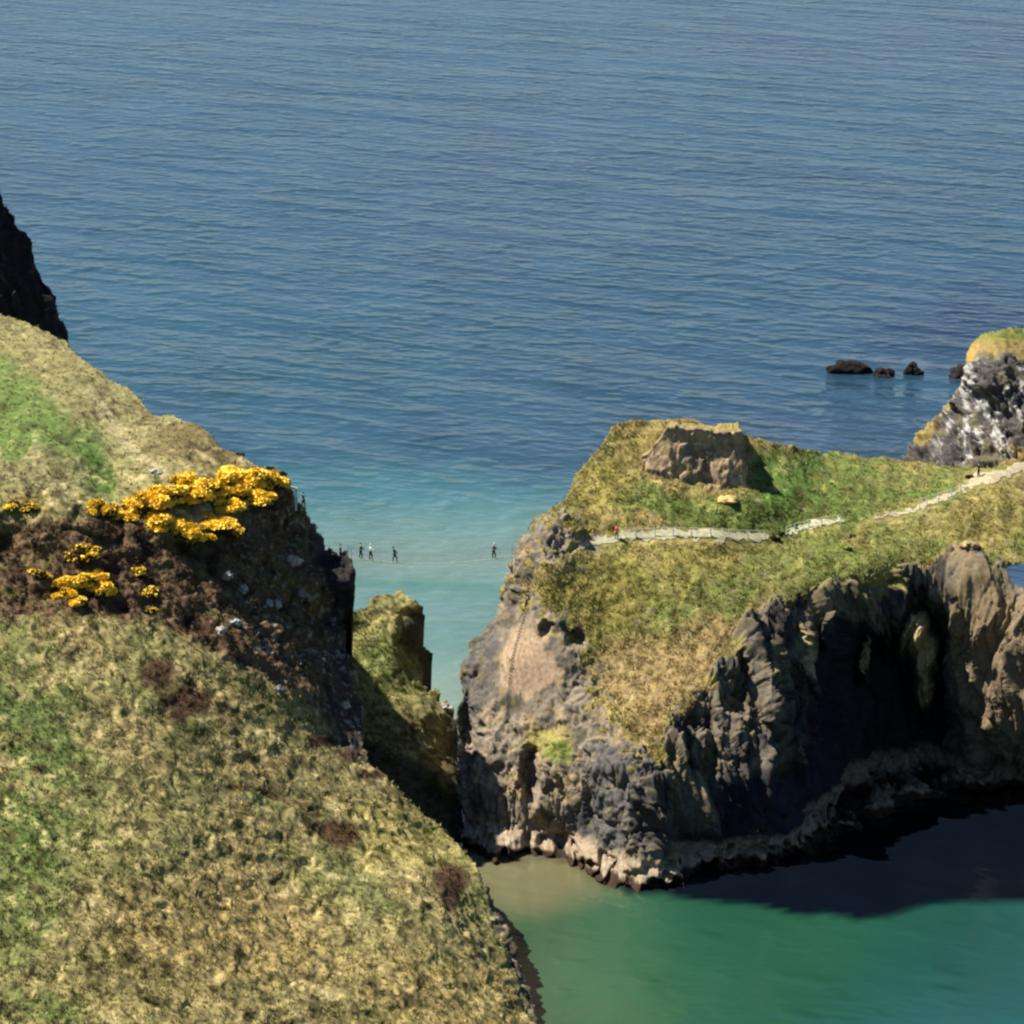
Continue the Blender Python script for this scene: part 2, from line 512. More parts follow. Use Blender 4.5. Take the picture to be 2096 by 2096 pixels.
isl_cliff = [(1250, 1440), (1262, 1390), (1292, 1338), (1335, 1275), (1380, 1230), (1400, 1180), (1470, 1140), (1530, 1125), (1600, 1112), (1680, 1088), (1740, 1065), (1790, 1045), (1850, 1035), (1900, 1080), (2010, 1100), (2010, 1700), (1180, 1720), (1200, 1490)]
isl_left = [(840, 1300), (860, 1230), (890, 1180), (925, 1120), (960, 1040), (985, 985), (1050, 985), (1110, 1000), (1100, 1030), (1010, 1050), (985, 1090), (1000, 1150), (1060, 1170), (1090, 1210), (1115, 1250), (1135, 1320), (1160, 1380), (1205, 1420), (1250, 1450), (1270, 1720), (840, 1720)]

PATH_A = [(1095, 1030, 5), (1130, 1020, 7), (1180, 1012, 9), (1250, 1009, 10), (1320, 1009, 9), (1400, 1012, 9), (1445, 1016, 8)]
PATH_B = [(1478, 1014, 4), (1500, 1001, 7), (1545, 990, 6), (1590, 982, 5)]
PATH_C = [(1652, 975, 4), (1690, 968, 5), (1730, 960, 6), (1760, 947, 7), (1800, 934, 6), (1822, 922, 6), (1842, 908, 10), (1870, 902, 10), (1932, 885, 9), (1990, 868, 10)]
def path_sd(x, y, P):
    d = np.full(x.shape, 1e9)
    for (ax, ay, aw), (bx, by, bw) in zip(P[:-1], P[1:]):
        t = np.clip(((x - ax) * (bx - ax) + (y - ay) * (by - ay)) / ((bx - ax) ** 2 + (by - ay) ** 2), 0, 1)
        d = np.minimum(d, np.hypot(x - ax - t * (bx - ax), y - ay - t * (by - ay)) - (aw + t * (bw - aw)))
    return d
def path_m(x, y):
    return 1 - smooth(0, 8, np.minimum(np.minimum(path_sd(x, y, PATH_A), path_sd(x, y, PATH_B)), path_sd(x, y, PATH_C)))

def isl_masks(x, y, rag=1.0):
    wob = wobble(x, y, 35, 26, 91)
    w2 = wobble(x, y, 12, 12, 95)
    w = (wob[0] + w2[0], wob[1] + w2[1])
    nz = rag * .55 * fbm(np.stack([x / 11.0, y / 15.0, 0 * x + 7.7], -1), 3, 97)
    a_ = smooth(.38, .62, region(x, y, isl_cliff, 30, w) + nz * 1.3)
    b_ = smooth(.34, .66, region(x, y, isl_left, 55, w) + nz * 1.7)
    return a_, b_

def isl_disp(x, y, p, n):
    R, L = isl_masks(x, y, .3)
    knoll = 0
    big = fbm(p / 8.0, 3, 101) * 0.8
    grass = big * .7 + (veg(p * np.array([1, .55, 1]), 520, 1.3)[0] * .2 + .12 * fbm(p / 2, 2, 106)) * (1 - path_m(x, y))
    # vertical buttresses of the sea cliff
    rib = ridged(np.stack([p[:, 0] / 4.6 + p[:, 2] * 0.06, p[:, 1] / 11.0, p[:, 2] / 16.0], -1), 2, 111)
    rib_b = ridged(np.stack([p[:, 0] / 2.0 + p[:, 2] * 0.05, p[:, 1] / 6.0, p[:, 2] / 7.0], -1), 2, 112)
    rib2 = ridged(np.stack([p[:, 0] / 1.3, p[:, 1] / 3.0, p[:, 2] / 3.8], -1), 2, 113)
    w1, w2_, wc = worley(p * np.array([1, .8, .55]) / 1.7, 117)
    low = smooth(2.6, 1.4, p[:, 2])
    zone = smooth(1430, 1560, x) * smooth(1800, 1720, x) * smooth(1150, 1230, y)      # inner wall of the cove
    tilt = p[:, 0] + p[:, 2] * .12
    k1, k2, kc = worley(np.stack([tilt / 1.05, p[:, 1] / 1.6, p[:, 2] / 5.5], -1), 141)
    j1, j2, jc = worley(np.stack([tilt / .5, p[:, 1] / .8, p[:, 2] / 3.4], -1), 145)
    crack = -smooth(.16, .0, k2 - k1) * .9
    cl = rib * 2.9 * (1 - .4 * zone) + rib_b * 1.0 + (kc - .5) * 1.0 + (jc - .5) * .45 + crack * .5 + rib2 * .25 + fbm(p / .8, 3, 119) * .2
    cl = cl * (1 - .78 * blob(x, y, 1860, 1060, 110, 95, None, .5))
    lowl = smooth(1380, 1480, y)
    ll = fbm(p / 5.0, 4, 121, .55) * 1.6 + (wc - .5) * .35 + (kc - .5) * (.3 + .5 * lowl) + (jc - .5) * .25 + rib * .7 * lowl + crack * .3 * lowl + fbm(p / .7, 2, 123) * .15
    tan = blob(x, y, 985, 1250, 75, 95)
    ll = ll * (1 - .93 * tan)
    R_ = np.clip(R, 0, 1)
    L_ = np.clip(L - R, 0, 1)
    d = grass * (1 - np.clip(R_ + L_, 0, 1)) + cl * R_ + ll * L_
    d = d * (1 - low * .5)
    inner = region(x, y, [(1490, 1540), (1455, 1480), (1480, 1410), (1530, 1340), (1570, 1270), (1600, 1190), (1690, 1135), (1750, 1105), (1790, 1180), (1822, 1290), (1850, 1390), (1862, 1445), (1790, 1462), (1650, 1495), (1560, 1540)], 14, wobble(x, y, 30, 18, 160))
    ledge = smooth(2.4, 1.5, p[:, 2]) * (1 - .75 * smooth(1560, 1640, x)) * (.8 + 1.4 * vnoise(p / 2.0, 131) + 1.3 * vnoise(p / .8, 133))
    out = p + n * d[:, None]
    out[:, 1] -= ledge * 1.3
    eye = np.array([0, 0, CAM_Z])
    out = eye + (out - eye) * (1 + inner * 3.5 / 465.0)[:, None]
    # gullies cut into the left wall
    for cx, cy, rx, ry, dep in ((1003, 1465, 16, 42, 3.2), (1085, 1205, 14, 16, 2.0), (1030, 1190, 12, 14, 1.6), (880, 1395, 12, 60, 2.6), (1470, 1330, 14, 60, 2.5), (1390, 1300, 10, 50, 2.0), (1340, 1420, 9, 50, 1.8), (1510, 1240, 14, 50, 2.5), (1600, 1230, 16, 70, 2)):
        k = blob(x, y, cx, cy, rx, ry, wobble(x, y, 14, 8, 140), .6)
        out[:, 1] += k * dep
    # narrow shelves that stand out and catch the sun in the cove
    for cx, cy, rx, ry, dep in ((1520, 1250, 14, 60, 2.6), (1612, 1240, 10, 46, 2.4), (1720, 1180, 26, 34, 4.0), (1745, 1240, 24, 50, 4.2), (1745, 1310, 20, 26, 3.6), (1440, 1330, 10, 60, 2.0), (1480, 1420, 10, 50, 2.0), (1560, 1190, 9, 36, 2.0), (1655, 1200, 8, 40, 1.8)):
        k = blob(x, y, cx, cy, rx, ry, wobble(x, y, 16, 9, 150), .55)
        out = eye + (out - eye) * (1 - k * dep * 2.0 / 465.0)[:, None]
    return out

def isl_col(x, y, V, n):
    wob = wobble(x, y, 55, 45, 212)
    w2 = wobble(x, y, 16, 12, 215)
    g = fbm(V / 5.0, 4, 240)
    f1 = fbm(V / 0.8, 3, 241)
    C = np.tile(c_(156, 142, 86), (len(x), 1))
    C = mixc(C, c_(124, 126, 66), smooth(-.05, .4, g) * .6)
    green = c_(88, 118, 52)
    C = mixc(C, green, region(x, y, [(1230, 1050), (1500, 1010), (1990, 950), (1990, 1060), (1800, 1050), (1560, 1110), (1420, 1130), (1300, 1180), (1220, 1160), (1180, 1090)], 30, wob) * (.55 + .35 * f1))
    C = mixc(C, green, region(x, y, [(1150, 925), (1230, 930), (1400, 945), (1430, 850), (1520, 855), (1700, 872), (1850, 890), (1800, 930), (1600, 980), (1480, 1003), (1300, 995), (1180, 965)], 20, wob) * (.75 + .3 * f1))
    C = mixc(C, c_(82, 118, 50), region(x, y, [(1430, 845), (1540, 860), (1540, 940), (1480, 960), (1420, 940)], 12, w2) * .6)
    C = mixc(C, c_(150, 140, 84), blob(x, y, 1720, 905, 90, 16, wob) * .5)
    C = mixc(C, c_(166, 142, 98), region(x, y, [(1400, 1140), (1180, 1210), (1110, 1240), (1150, 1330), (1250, 1395), (1330, 1280), (1390, 1200)], 20, wob) * .8)
    C = mixc(C, c_(170, 156, 86), blob(x, y, 1300, 1070, 110, 28, wob) * .6)
    C = mixc(C, c_(164, 152, 78), blob(x, y, 1130, 900, 55, 50, wob) * .6)
    C = mixc(C, c_(164, 146, 84), blob(x, y, 1870, 990, 70, 40, wob) * .6)
    C = mixc(C, c_(142, 138, 60), region(x, y, [(1010, 1100), (1080, 1070), (1200, 1060), (1240, 1130), (1140, 1200), (1060, 1160)], 20, wob) * .5)
    C = mixc(C, c_(110, 96, 50), smooth(.2, .45, f1) * .6)
    C = mottle(C, V * np.array([1, .55, 1]), 520, c_(122, 112, 62), c_(200, 184, 120), 1.3, .6) * 1.08
    R, L = isl_masks(x, y)
    rk = np.tile(c_(116, 108, 92), (len(x), 1))
    rk = mixc(rk, c_(132, 118, 84), smooth(-.05, .4, fbm(V * np.array([1, 1, .4]) / 1.4, 3, 260)) * .8)
    rk = mixc(rk, c_(52, 50, 52), smooth(0, .35, fbm(V * np.array([1, 1, .5]) / 2.2, 3, 261)) * .8)
    rk = mixc(rk, c_(24, 32, 48), region(x, y, [(1480, 1240), (1560, 1180), (1700, 1150), (1780, 1200), (1850, 1430), (1800, 1480), (1500, 1560), (1380, 1600), (1280, 1600), (1350, 1480), (1460, 1450)], 25, wob) * .86)  # deep shade of the cove painted into the rock colour
    rk = mixc(rk, c_(134, 116, 88), region(x, y, [(1800, 1040), (1900, 1080), (1990, 1180), (1990, 1470), (1885, 1470), (1868, 1390), (1828, 1230), (1795, 1130)], 16, wob) * .62)
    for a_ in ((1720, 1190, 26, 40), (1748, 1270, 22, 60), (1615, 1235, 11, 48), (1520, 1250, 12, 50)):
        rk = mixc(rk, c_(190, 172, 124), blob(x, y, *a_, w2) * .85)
    lk = np.tile(c_(136, 125, 108), (len(x), 1))
    lk = mixc(lk, c_(78, 74, 64), smooth(-.1, .4, fbm(V / 1.8, 3, 270)) * .8)
    lk = mixc(lk, c_(164, 142, 108), smooth(.05, .4, fbm(V / 1.6, 3, 271)) * .7)
    lk = mixc(lk, c_(76, 78, 82), smooth(0, 1, region(x, y, [(1100, 1420), (1260, 1400), (1330, 1640), (1150, 1620), (1050, 1570), (1080, 1500)], 25, wob)) * .75)
    lk = mixc(lk, c_(80, 82, 82), region(x, y, [(850, 1240), (900, 1195), (940, 1130), (945, 1190), (930, 1300), (880, 1400), (850, 1400)], 10, w2) * .7)
    lk = mixc(lk, c_(192, 166, 136), region(x, y, [(962, 1195), (985, 1180), (1015, 1205), (1050, 1262), (1040, 1290), (1000, 1312), (965, 1308), (945, 1290), (950, 1230)], 9, w2) * .95)
    lk = mixc(lk, c_(150, 142, 76), blob(x, y, 1035, 1400, 48, 30, w2) * .8)
    lk = mixc(lk, c_(122, 136, 62), blob(x, y, 1060, 1420, 28, 22, w2) * .7)
    lk = mixc(lk, c_(96, 104, 56), blob(x, y, 920, 1562, 40, 22, w2) * .6)
    L = np.clip(L, 0, 1)
    lk = lk * 1.28
    lk = mixc(lk, c_(192, 166, 136), region(x, y, [(962, 1195), (985, 1180), (1015, 1205), (1050, 1262), (1040, 1290), (1000, 1312), (965, 1308), (945, 1290), (950, 1230)], 9, w2) * .95)
    rk = rk * 1.2
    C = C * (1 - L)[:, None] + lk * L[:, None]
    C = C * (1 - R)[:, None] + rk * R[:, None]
    z = V[:, 2] + .35 * f1
    shore = smooth(3.1, 2.3, z)
    C = mixc(C, c_(182, 164, 138) * (1 + .5 * f1[:, None]), shore * .85 * (1 - .2 * smooth(1400, 1600, x)))
    C = mixc(C, c_(52, 36, 26), smooth(.95, .55, z) * .95)
    return np.clip(C, 0.004, 0.9)

isl = relief("island_terrain", isl_out, isl_ctrl, isl_disp, isl_col, step=2.2, seed=30, backs=((3, .6), (12, 3), (30, 12)), edge=(14, 3.5), open_=lambda x, y: (x > 1880) & (y < 1215))

# ================================================================== outcrop below the bridge, dark cliff, far knoll
oc_out = [(560, 1180), (640, 1160), (680, 1146), (700, 1128), (728, 1116), (750, 1117), (770, 1135), (792, 1146), (800, 1160), (796, 1190), (786, 1212), (798, 1232), (815, 1244), (806, 1262), (796, 1275), (812, 1296), (832, 1302), (842, 1320), (862, 1345),
          (868, 1400), (873, 1500), (876, 1640), (560, 1640)]
oc_ctrl = [(560, 1180, 463), (740, 1118, 480), (670, 1200, 472), (760, 1160, 476), (770, 1200, 473), (800, 1160, 479), (803, 1240, 478), (745, 1270, 467), (850, 1330, 470), (800, 1340, 463), (865, 1420, 463), (868, 1600, 447), (700, 1400, 456), (780, 1460, 454), (860, 1500, 456), (560, 1500, 450), (600, 1640, 440), (876, 1640, 443)]
def oc_disp(x, y, p, n):
    R = region(x, y, [(755, 1160), (810, 1140), (820, 1280), (790, 1270), (750, 1230)], 10, wobble(x, y, 20, 10, 300))
    d = fbm(p / 5, 3, 301) * .9 + veg(p, 540)[0] * .22
    out = p + n * d[:, None]
    out[:, 1] += R * 2.0
    return out
def oc_col(x, y, V, n):
    w2 = wobble(x, y, 18, 12, 315)
    f1 = fbm(V / .9, 3, 341)
    C = np.tile(c_(136, 134, 78), (len(x), 1))
    C = mixc(C, c_(146, 138, 88), smooth(1250, 1150, y) * .6)
    C = mixc(C, c_(96, 112, 58), blob(x, y, 740, 1250, 60, 50, w2) * .7)
    C = mixc(C, c_(140, 126, 84), blob(x, y, 800, 1400, 60, 70, w2) * .7)
    C = mixc(C, c_(74, 60, 44), smooth(.2, .4, f1) * .6)
    C = mottle(C, V, 540, c_(70, 74, 40), c_(176, 164, 108), 1.0, 1.0) * 1.15
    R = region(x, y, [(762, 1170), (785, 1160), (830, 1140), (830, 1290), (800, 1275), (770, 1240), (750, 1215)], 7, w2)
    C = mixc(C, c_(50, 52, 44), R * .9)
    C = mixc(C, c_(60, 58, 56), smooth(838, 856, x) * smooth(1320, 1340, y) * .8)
    C = mixc(C, c_(60, 56, 50), region(x, y, [(640, 1340), (690, 1400), (800, 1360 + 90), (875, 1500), (890, 1660), (560, 1660)], 14, w2) * .7)  # headland's cast shadow painted onto the outcrop's lower slope
    C = mixc(C, c_(120, 112, 100), smooth(.3, .45, f1) * smooth(835, 855, x) * .7)
    return np.clip(C, .004, .9)
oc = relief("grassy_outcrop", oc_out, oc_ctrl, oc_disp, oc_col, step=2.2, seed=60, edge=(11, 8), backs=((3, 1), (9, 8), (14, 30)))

dc_out = [(-120, 180), (-60, 260), (-20, 330), (0, 362), (20, 400), (38, 432), (52, 475), (62, 500), (85, 530), (100, 552), (108, 590), (122, 610), (128, 640), (126, 700), (135, 800), (145, 1000), (145, 1240), (-120, 1240)]
dc_ctrl = [(-120, 180, 575), (0, 362, 572), (-60, 500, 556), (60, 490, 570), (0, 560, 556), (125, 640, 566), (126, 760, 566), (0, 800, 552), (145, 1220, 560), (0, 1220, 550), (-120, 1220, 545), (-120, 700, 550)]
def dc_disp(x, y, p, n):
    w1, w2_, wc = worley(p * np.array([1, 1, .4]) / 1.8, 401)
    return p + n * (fbm(p / 5, 4, 402, .6) * 1.8 + (wc - .5) * 1.0)[:, None]
def dc_col(x, y, V, n):
    C = np.tile(c_(44, 40, 38), (len(x), 1))
    C = mixc(C, c_(86, 76, 70), smooth(.2, .5, fbm(V / 1.6, 3, 410)) * .7)
    return np.clip(C, .004, .9)
dc = relief("basalt_cliff", dc_out, dc_ctrl, dc_disp, dc_col, step=2.6, seed=80, backs=((4, 1), (16, 5)))

fk_out = [(1716, 868), (1722, 855), (1738, 828), (1762, 800), (1790, 760), (1806, 735), (1818, 700), (1822, 665), (1832, 645), (1846, 632), (1880, 626), (1932, 614), (1990, 606), (1990, 1010), (1716, 1010), (1712, 900)]
fk_ctrl = [(1716, 868, 523), (1716, 1010, 514), (1790, 760, 527), (1822, 660, 531), (1850, 630, 533), (1932, 612, 540), (1990, 606, 542), (1870, 650, 526), (1932, 650, 529), (1850, 700, 522), (1932, 720, 521), (1900, 800, 517), (1830, 800, 520), (1800, 850, 518), (1760, 870, 519), (1900, 870, 513), (1990, 800, 514), (1990, 870, 511), (1900, 1010, 509), (1990, 1010, 508)]
def fk_disp(x, y, p, n):
    R = region(x, y, [(1830, 690), (1870, 665), (2010, 690), (2010, 1030), (1700, 1030), (1700, 840), (1790, 780)], 12, wobble(x, y, 20, 12, 500))
    rib = ridged(np.stack([p[:, 0] / 3.0 + p[:, 2] * .25, p[:, 1] / 8.0, p[:, 2] / 8.0], -1), 3, 511)
    w1, w2_, wc = worley(np.stack([(p[:, 0] + p[:, 2] * .4) / .8, p[:, 1], p[:, 2] / 2.4], -1), 517)
    d = (fbm(p / 6, 3, 520) * .8 + fbm(p / .8, 2, 521) * .25) * (1 - R) + (rib * 1.2 + (wc - .5) * .9 + fbm(p / .8, 2, 523) * .4) * R
    return p + n * d[:, None]
def fk_col(x, y, V, n):
    w2 = wobble(x, y, 16, 14, 515)
    f1 = fbm(V / .9, 3, 541)
    C = np.tile(c_(160, 140, 84), (len(x), 1))
    C = mixc(C, c_(116, 130, 56), smooth(652, 628, y + w2[1] * .7) * .85)
    C = mixc(C, c_(190, 158, 88), (1 - smooth(8, 18, segdist(x + w2[0], y + w2[1], [(1815, 760), (1824, 700), (1835, 660)]))) * .7)
    R = region(x, y, [(1828, 695), (1850, 672), (1900, 668), (2010, 690), (2010, 880), (1932, 850), (1905, 870), (1870, 900), (1700, 900), (1718, 850), (1760, 845), (1775, 800), (1800, 770)], 9, w2)
    rk = np.tile(c_(96, 92, 88), (len(x), 1))
    rk = mixc(rk, c_(74, 74, 72), smooth(-.05, .3, fbm(V * np.array([1, 1, .6]) / 1.6, 3, 560)) * .8)
    rk = mixc(rk, c_(140, 130, 96), smooth(0, .4, fbm(V / 2.5, 3, 562)) * .5)
    st = fbm(np.stack([V[:, 0] / .7 + V[:, 2] * .35, V[:, 1] / 4, V[:, 2] / 2.2], -1), 3, 561)
    gu = blob(x, y, 1870, 790, 110, 110, w2, .3)
    rk = mixc(rk, c_(206, 204, 200), smooth(.10, .34, st + .35 * fbm(V / .45, 2, 563)) * gu * .85)
    C = C * (1 - R)[:, None] + rk * R[:, None]
    return np.clip(C, .004, .9)
fk = relief("far_knoll", fk_out, fk_ctrl, fk_disp, fk_col, step=2.2, seed=90, backs=((3, .8), (14, 4), (30, 14)), open_=lambda x, y: y > 985)

# ================================================================== rock outcrop on the island's knoll
def crag():
    # lumpy block, wide across the view, sheer on its right end
    base_l, _ = snap(isl, 1214, 908)
    base_r, _ = snap(isl, 1400, 926)
    top_r = at(1404 * D, 806 * D, base_r[1] + 3.2)
    nu, nv = 110, 60
    u = np.linspace(0, 1, nu); v = np.linspace(0, 1, nv)
    U, W = np.meshgrid(u, v)
    L = base_r[0] - base_l[0]
    H = 5.9
    V = []
    # front + top sheet wrapped over: v 0..0.55 front face, 0.55..1 roof running back
    hprof = 0.45 + 0.55 * smooth(0, .30, U)
    h = hprof * H
    fr = np.clip(W / .6, 0, 1)
    bk = np.clip((W - .6) / .4, 0, 1)
    x = base_l[0] + U * L
    y0 = base_l[1] + (base_r[1] - base_l[1]) * U
    z0 = base_l[2] + (base_r[2] - base_l[2]) * U - .6
    bulge = np.sin(fr * math.pi * .5)
    Yc = y0 - 0.2 + bulge * 2.4 + bk * 9.0 * (0.35 + .65 * U)
    Z = z0 + fr * h * 1.08 + bk * .35 - bk * bk * 1.8 * (1 - U * .5)
    P = np.stack([x, Yc, Z], -1)
    q = P.reshape(-1, 3)
    w1, w2_, wc = worley(q / 1.6, 601)
    d = fbm(q / 2.2, 4, 602, .6) * .9 + (wc - .5) * .7
    d = d.reshape(U.shape)
    nrm = np.stack([np.zeros_like(fr), -np.cos(bulge * 1.3), np.sin(bulge * 1.3) + .1], -1)
    P = P + nrm * d[..., None] * .8
    # right-hand end wall and closed bottom
    end = P[:, -1]
    cx = []
    for k in range(1, 9):
        t = k / 8
        e = end.copy()
        e[:, 2] = end[:, 2] * (1 - t) + (z0[0, -1] - 1.5) * t
        e[:, 0] += .5 * math.sin(t * 3.1) + .5 * vnoise(e * .8, 611) * .5 + .35 * vnoise(e * 2, 612)
        cx.append(e)
    P = np.concatenate([P, np.stack(cx, 1)], 1)
    nu2 = P.shape[1]
    V = P.reshape(-1, 3)
    idx = np.arange(len(V)).reshape(nv, nu2)
    F = np.stack([idx[:-1, :-1], idx[:-1, 1:], idx[1:, 1:], idx[1:, :-1]], -1).reshape(-1, 4)
    f = fbm(V / .8, 3, 620)
    C = np.tile(c_(190, 166, 128), (len(V), 1))
    C = mixc(C, c_(128, 112, 98), smooth(-.1, .35, fbm(V / 1.4, 3, 621)) * .8)
    C = mixc(C, c_(186, 164, 116), smooth(.15, .4, f) * .7)
    frr = np.concatenate([W, np.repeat(W[:, -1:], 8, 1)], 1).ravel()
    C = mixc(C, c_(160, 148, 84), smooth(.6, .72, frr + .06 * f) * .8)
    me = mesh_np("rock_crag", V, F, np.clip(C, .004, .9))
    o = link("rock_crag", me, M_ground)
    tag(o, "blocky brown crag with sheer dark right end atop the island knoll", "rock crag")
    return o
crag()

# ================================================================== SEA
def sea():
    ys = np.concatenate([np.linspace(-3000, 250, 12)[:-1], np.arange(250, 560, 1.6), np.arange(560, 900, 3.2), 900 * (1.02 ** np.arange(0, 70)), [5000, 9000, 20000, 45000]])
    xs1 = np.concatenate([-np.array([40000, 15000, 6000, 2500, 1200, 600, 350, 220, 170]), np.arange(-140, 141, 1.6), [170, 220, 350, 600, 1200, 2500, 6000, 15000, 40000]])
    X, Yg = np.meshgrid(xs1, ys)
    V = np.stack([X, Yg, 0 * X], -1).reshape(-1, 3)
    x, y = V[:, 0], V[:, 1]
    # project to sketch units so that the depth zones sit where they belong
    ys_ = np.maximum(y, 200)
    zc = y * cp + CAM_Z * sp          # depth along the view axis
    zc = np.maximum(zc, 50)
    px = 1048 + FPX * x / zc
    py = 1048 - FPX * ((-CAM_Z) * cp + y * sp) / zc
    sx, sy = px / D, py / D
    wob = wobble(sx, sy, 120, 60, 701)
    n1 = fbm(np.stack([x / 60, y / 160, 0 * x], -1), 4, 702)
    n2 = fbm(np.stack([x / 12, y / 45, 0 * x], -1), 3, 703)
    deep = lin(60, 100, 124)
    C = np.tile(deep, (len(V), 1)) * .8
    C = mixc(C, lin(72, 96, 122) * .85, smooth(-.1, .4, n1) * .7)
    C = mixc(C, lin(62, 112, 128) * .9, smooth(250, 600, sy + wob[1] - sx * .12) * .55 * smooth(1400, 500, sx))
    # shallows round the headland and the gap
    sh = smooth(820, 935, sy + wob[1] * .6 - np.abs(sx - 700) * .12) * smooth(1500, 1150, sx)
    C = mixc(C, lin(84, 146, 152), sh * .85)
    sh2 = smooth(915, 1005, sy + wob[1] * .3) * smooth(1400, 1100, sx)
    C = mixc(C, lin(126, 166, 156), sh2 * .9)
    sh3 = smooth(990, 1060, sy + wob[1] * .2) * smooth(1120, 1050, sy + wob[1] * .2)
    C = mixc(C, lin(146, 168, 154), sh3 * sh2 * .7)
    C = mixc(C, lin(84, 150, 138), np.exp(-((sy - 1103 - (sx - 800) * .06 + wob[1] * .1) / 9) ** 2) * .55 * sh2)
    C = mixc(C, lin(168, 190, 172), smooth(1210, 1300, sy) * smooth(1450, 1350, sy) * smooth(960, 900, sx) * .7)
    # bay in front of the island
    bay = smooth(1440, 1500, sy)
    C = mixc(C, lin(52, 112, 86), bay)
    C = mixc(C, lin(42, 102, 92), bay * smooth(1500, 1900, sx + (sy - 1700) * .6 + wob[0]) * .9)
    C = mixc(C, lin(52, 114, 116), bay * smooth(1600, 2000, sx + (sy - 1800) + wob[0]) * .8)
    C = mixc(C, lin(92, 132, 98), bay * smooth(1350, 1000, sx - (sy - 1700) * .15 + wob[0] * .7) * .75)
    C = C * (1 - .12 * bay[:, None])
    C = mixc(C, lin(50, 70, 104) * .8, blob(sx, sy, 1860, 600, 230, 70, wob, .6) * .7)
    C = mixc(C, lin(50, 74, 104) * .8, blob(sx, sy, 1750, 690, 190, 22, wob, .6) * .6)
    C = mixc(C, lin(190, 205, 215), np.clip(blob(sx, sy, 1680, 676, 80, 6, (wob[0] * .2, wob[1] * .1), .8) + blob(sx, sy, 1750, 690, 60, 7, (wob[0] * .2, wob[1] * .1), .8) + blob(sx, sy, 1610, 709, 60, 3, None, .6), 0, 1) * smooth(-.1, .3, n2) * .6)
    beach = blob(sx, sy, 985, 1640, 165, 75, (wob[0] * .3, wob[1] * .2), .5)
    C = mixc(C, lin(150, 146, 108), beach * .95)
    C = mixc(C, lin(190, 186, 160), (1 - smooth(2, 9, np.abs(sy - 1618 - wob[1] * .05))) * smooth(1060, 1000, sx) * smooth(860, 900, sx) * .8)
    # island's shadow and the dark cliff's reflection, painted into the water colour
    cliff_shade = region(sx, sy, [(1130, 1640), (1180, 1690), (1260, 1694), (1400, 1712), (1520, 1722), (1620, 1728), (1700, 1716), (1800, 1702), (1990, 1695), (1990, 1400), (1300, 1500)], 7, (wob[0] * .3 + n2 * 14, wob[1] * .2 + 12 * fbm(np.stack([x / 3.5, y / 9, 0 * x], -1), 3, 709)))
    C = mixc(C, np.array([.003, .010, .020]), cliff_shade)
    rim = (1 - smooth(4, 12, segdist(sx + wob[0] * .03, sy + wob[1] * .05, [(870, 1606), (950, 1618), (1060, 1616), (1110, 1640), (1160, 1668)])))
    C = mixc(C, lin(60, 50, 30), rim * .55)
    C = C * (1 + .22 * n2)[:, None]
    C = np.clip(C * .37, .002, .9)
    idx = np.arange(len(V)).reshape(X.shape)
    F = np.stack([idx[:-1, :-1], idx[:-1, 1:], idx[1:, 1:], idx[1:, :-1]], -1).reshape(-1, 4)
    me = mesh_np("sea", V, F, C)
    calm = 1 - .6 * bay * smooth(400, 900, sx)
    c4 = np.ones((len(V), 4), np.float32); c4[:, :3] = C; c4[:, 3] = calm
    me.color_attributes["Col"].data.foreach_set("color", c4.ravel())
    m = bpy.data.materials.new("sea_water")
    m.use_nodes = True
    nt = m.node_tree; N = nt.nodes; L = nt.links
    b = N["Principled BSDF"]
    b.inputs["IOR"].default_value = 1.33
    b.inputs["Roughness"].default_value = 0.17
    b.inputs["Specular IOR Level"].default_value = 0.14
    at_ = N.new("ShaderNodeAttribute"); at_.attribute_name = "Col"
    L.new(at_.outputs["Color"], b.inputs["Base Color"])
    tc = N.new("ShaderNodeTexCoord")
    def noise(scale, stretch, rot, det, w):
        m0 = N.new("ShaderNodeMapping")
        m0.inputs["Rotation"].default_value = (0, 0, math.radians(rot))
        L.new(tc.outputs["Object"], m0.inputs["Vector"])
        mp = N.new("ShaderNodeMapping")
        mp.inputs["Scale"].default_value = stretch
        L.new(m0.outputs[0], mp.inputs["Vector"])
        no = N.new("ShaderNodeTexNoise")
        no.inputs["Scale"].default_value = scale
        no.inputs["Detail"].default_value = det
        no.inputs["Roughness"].default_value = .55
        L.new(mp.outputs[0], no.inputs["Vector"])
        mu = N.new("ShaderNodeMath"); mu.operation = 'MULTIPLY'
        mu.inputs[1].default_value = w
        L.new(no.outputs[0], mu.inputs[0])
        return mu
    n_a = noise(.36, (.8, 1, 1), 30, 1.0, .34)
    n_b = noise(.75, (.9, 1, 1), 20, 1, .06)
    n_c = noise(.15, (.75, 1, 1), 40, 1.5, 1.25)
    n_d = noise(.014, (.5, 1, 1), 15, 2, 2.2)
    pk = N.new("ShaderNodeMapRange"); pk.interpolation_type = 'SMOOTHSTEP'
    pk.inputs[1].default_value = .62; pk.inputs[2].default_value = .92; pk.inputs[3].default_value = 0; pk.inputs[4].default_value = .42
    L.new(n_c.outputs[0], pk.inputs[0])
    n_c = pk
    s1 = N.new("ShaderNodeMath"); L.new(n_a.outputs[0], s1.inputs[0]); L.new(n_b.outputs[0], s1.inputs[1])
    s2 = N.new("ShaderNodeMath"); L.new(s1.outputs[0], s2.inputs[0]); L.new(n_c.outputs[0], s2.inputs[1])
    bp = N.new("ShaderNodeBump")
    bp.inputs["Strength"].default_value = .8
    dm = N.new("ShaderNodeMath"); dm.operation = 'MULTIPLY'; L.new(n_d.outputs[0], dm.inputs[1])
    L.new(at_.outputs["Alpha"], dm.inputs[0]); L.new(dm.outputs[0], bp.inputs["Distance"])
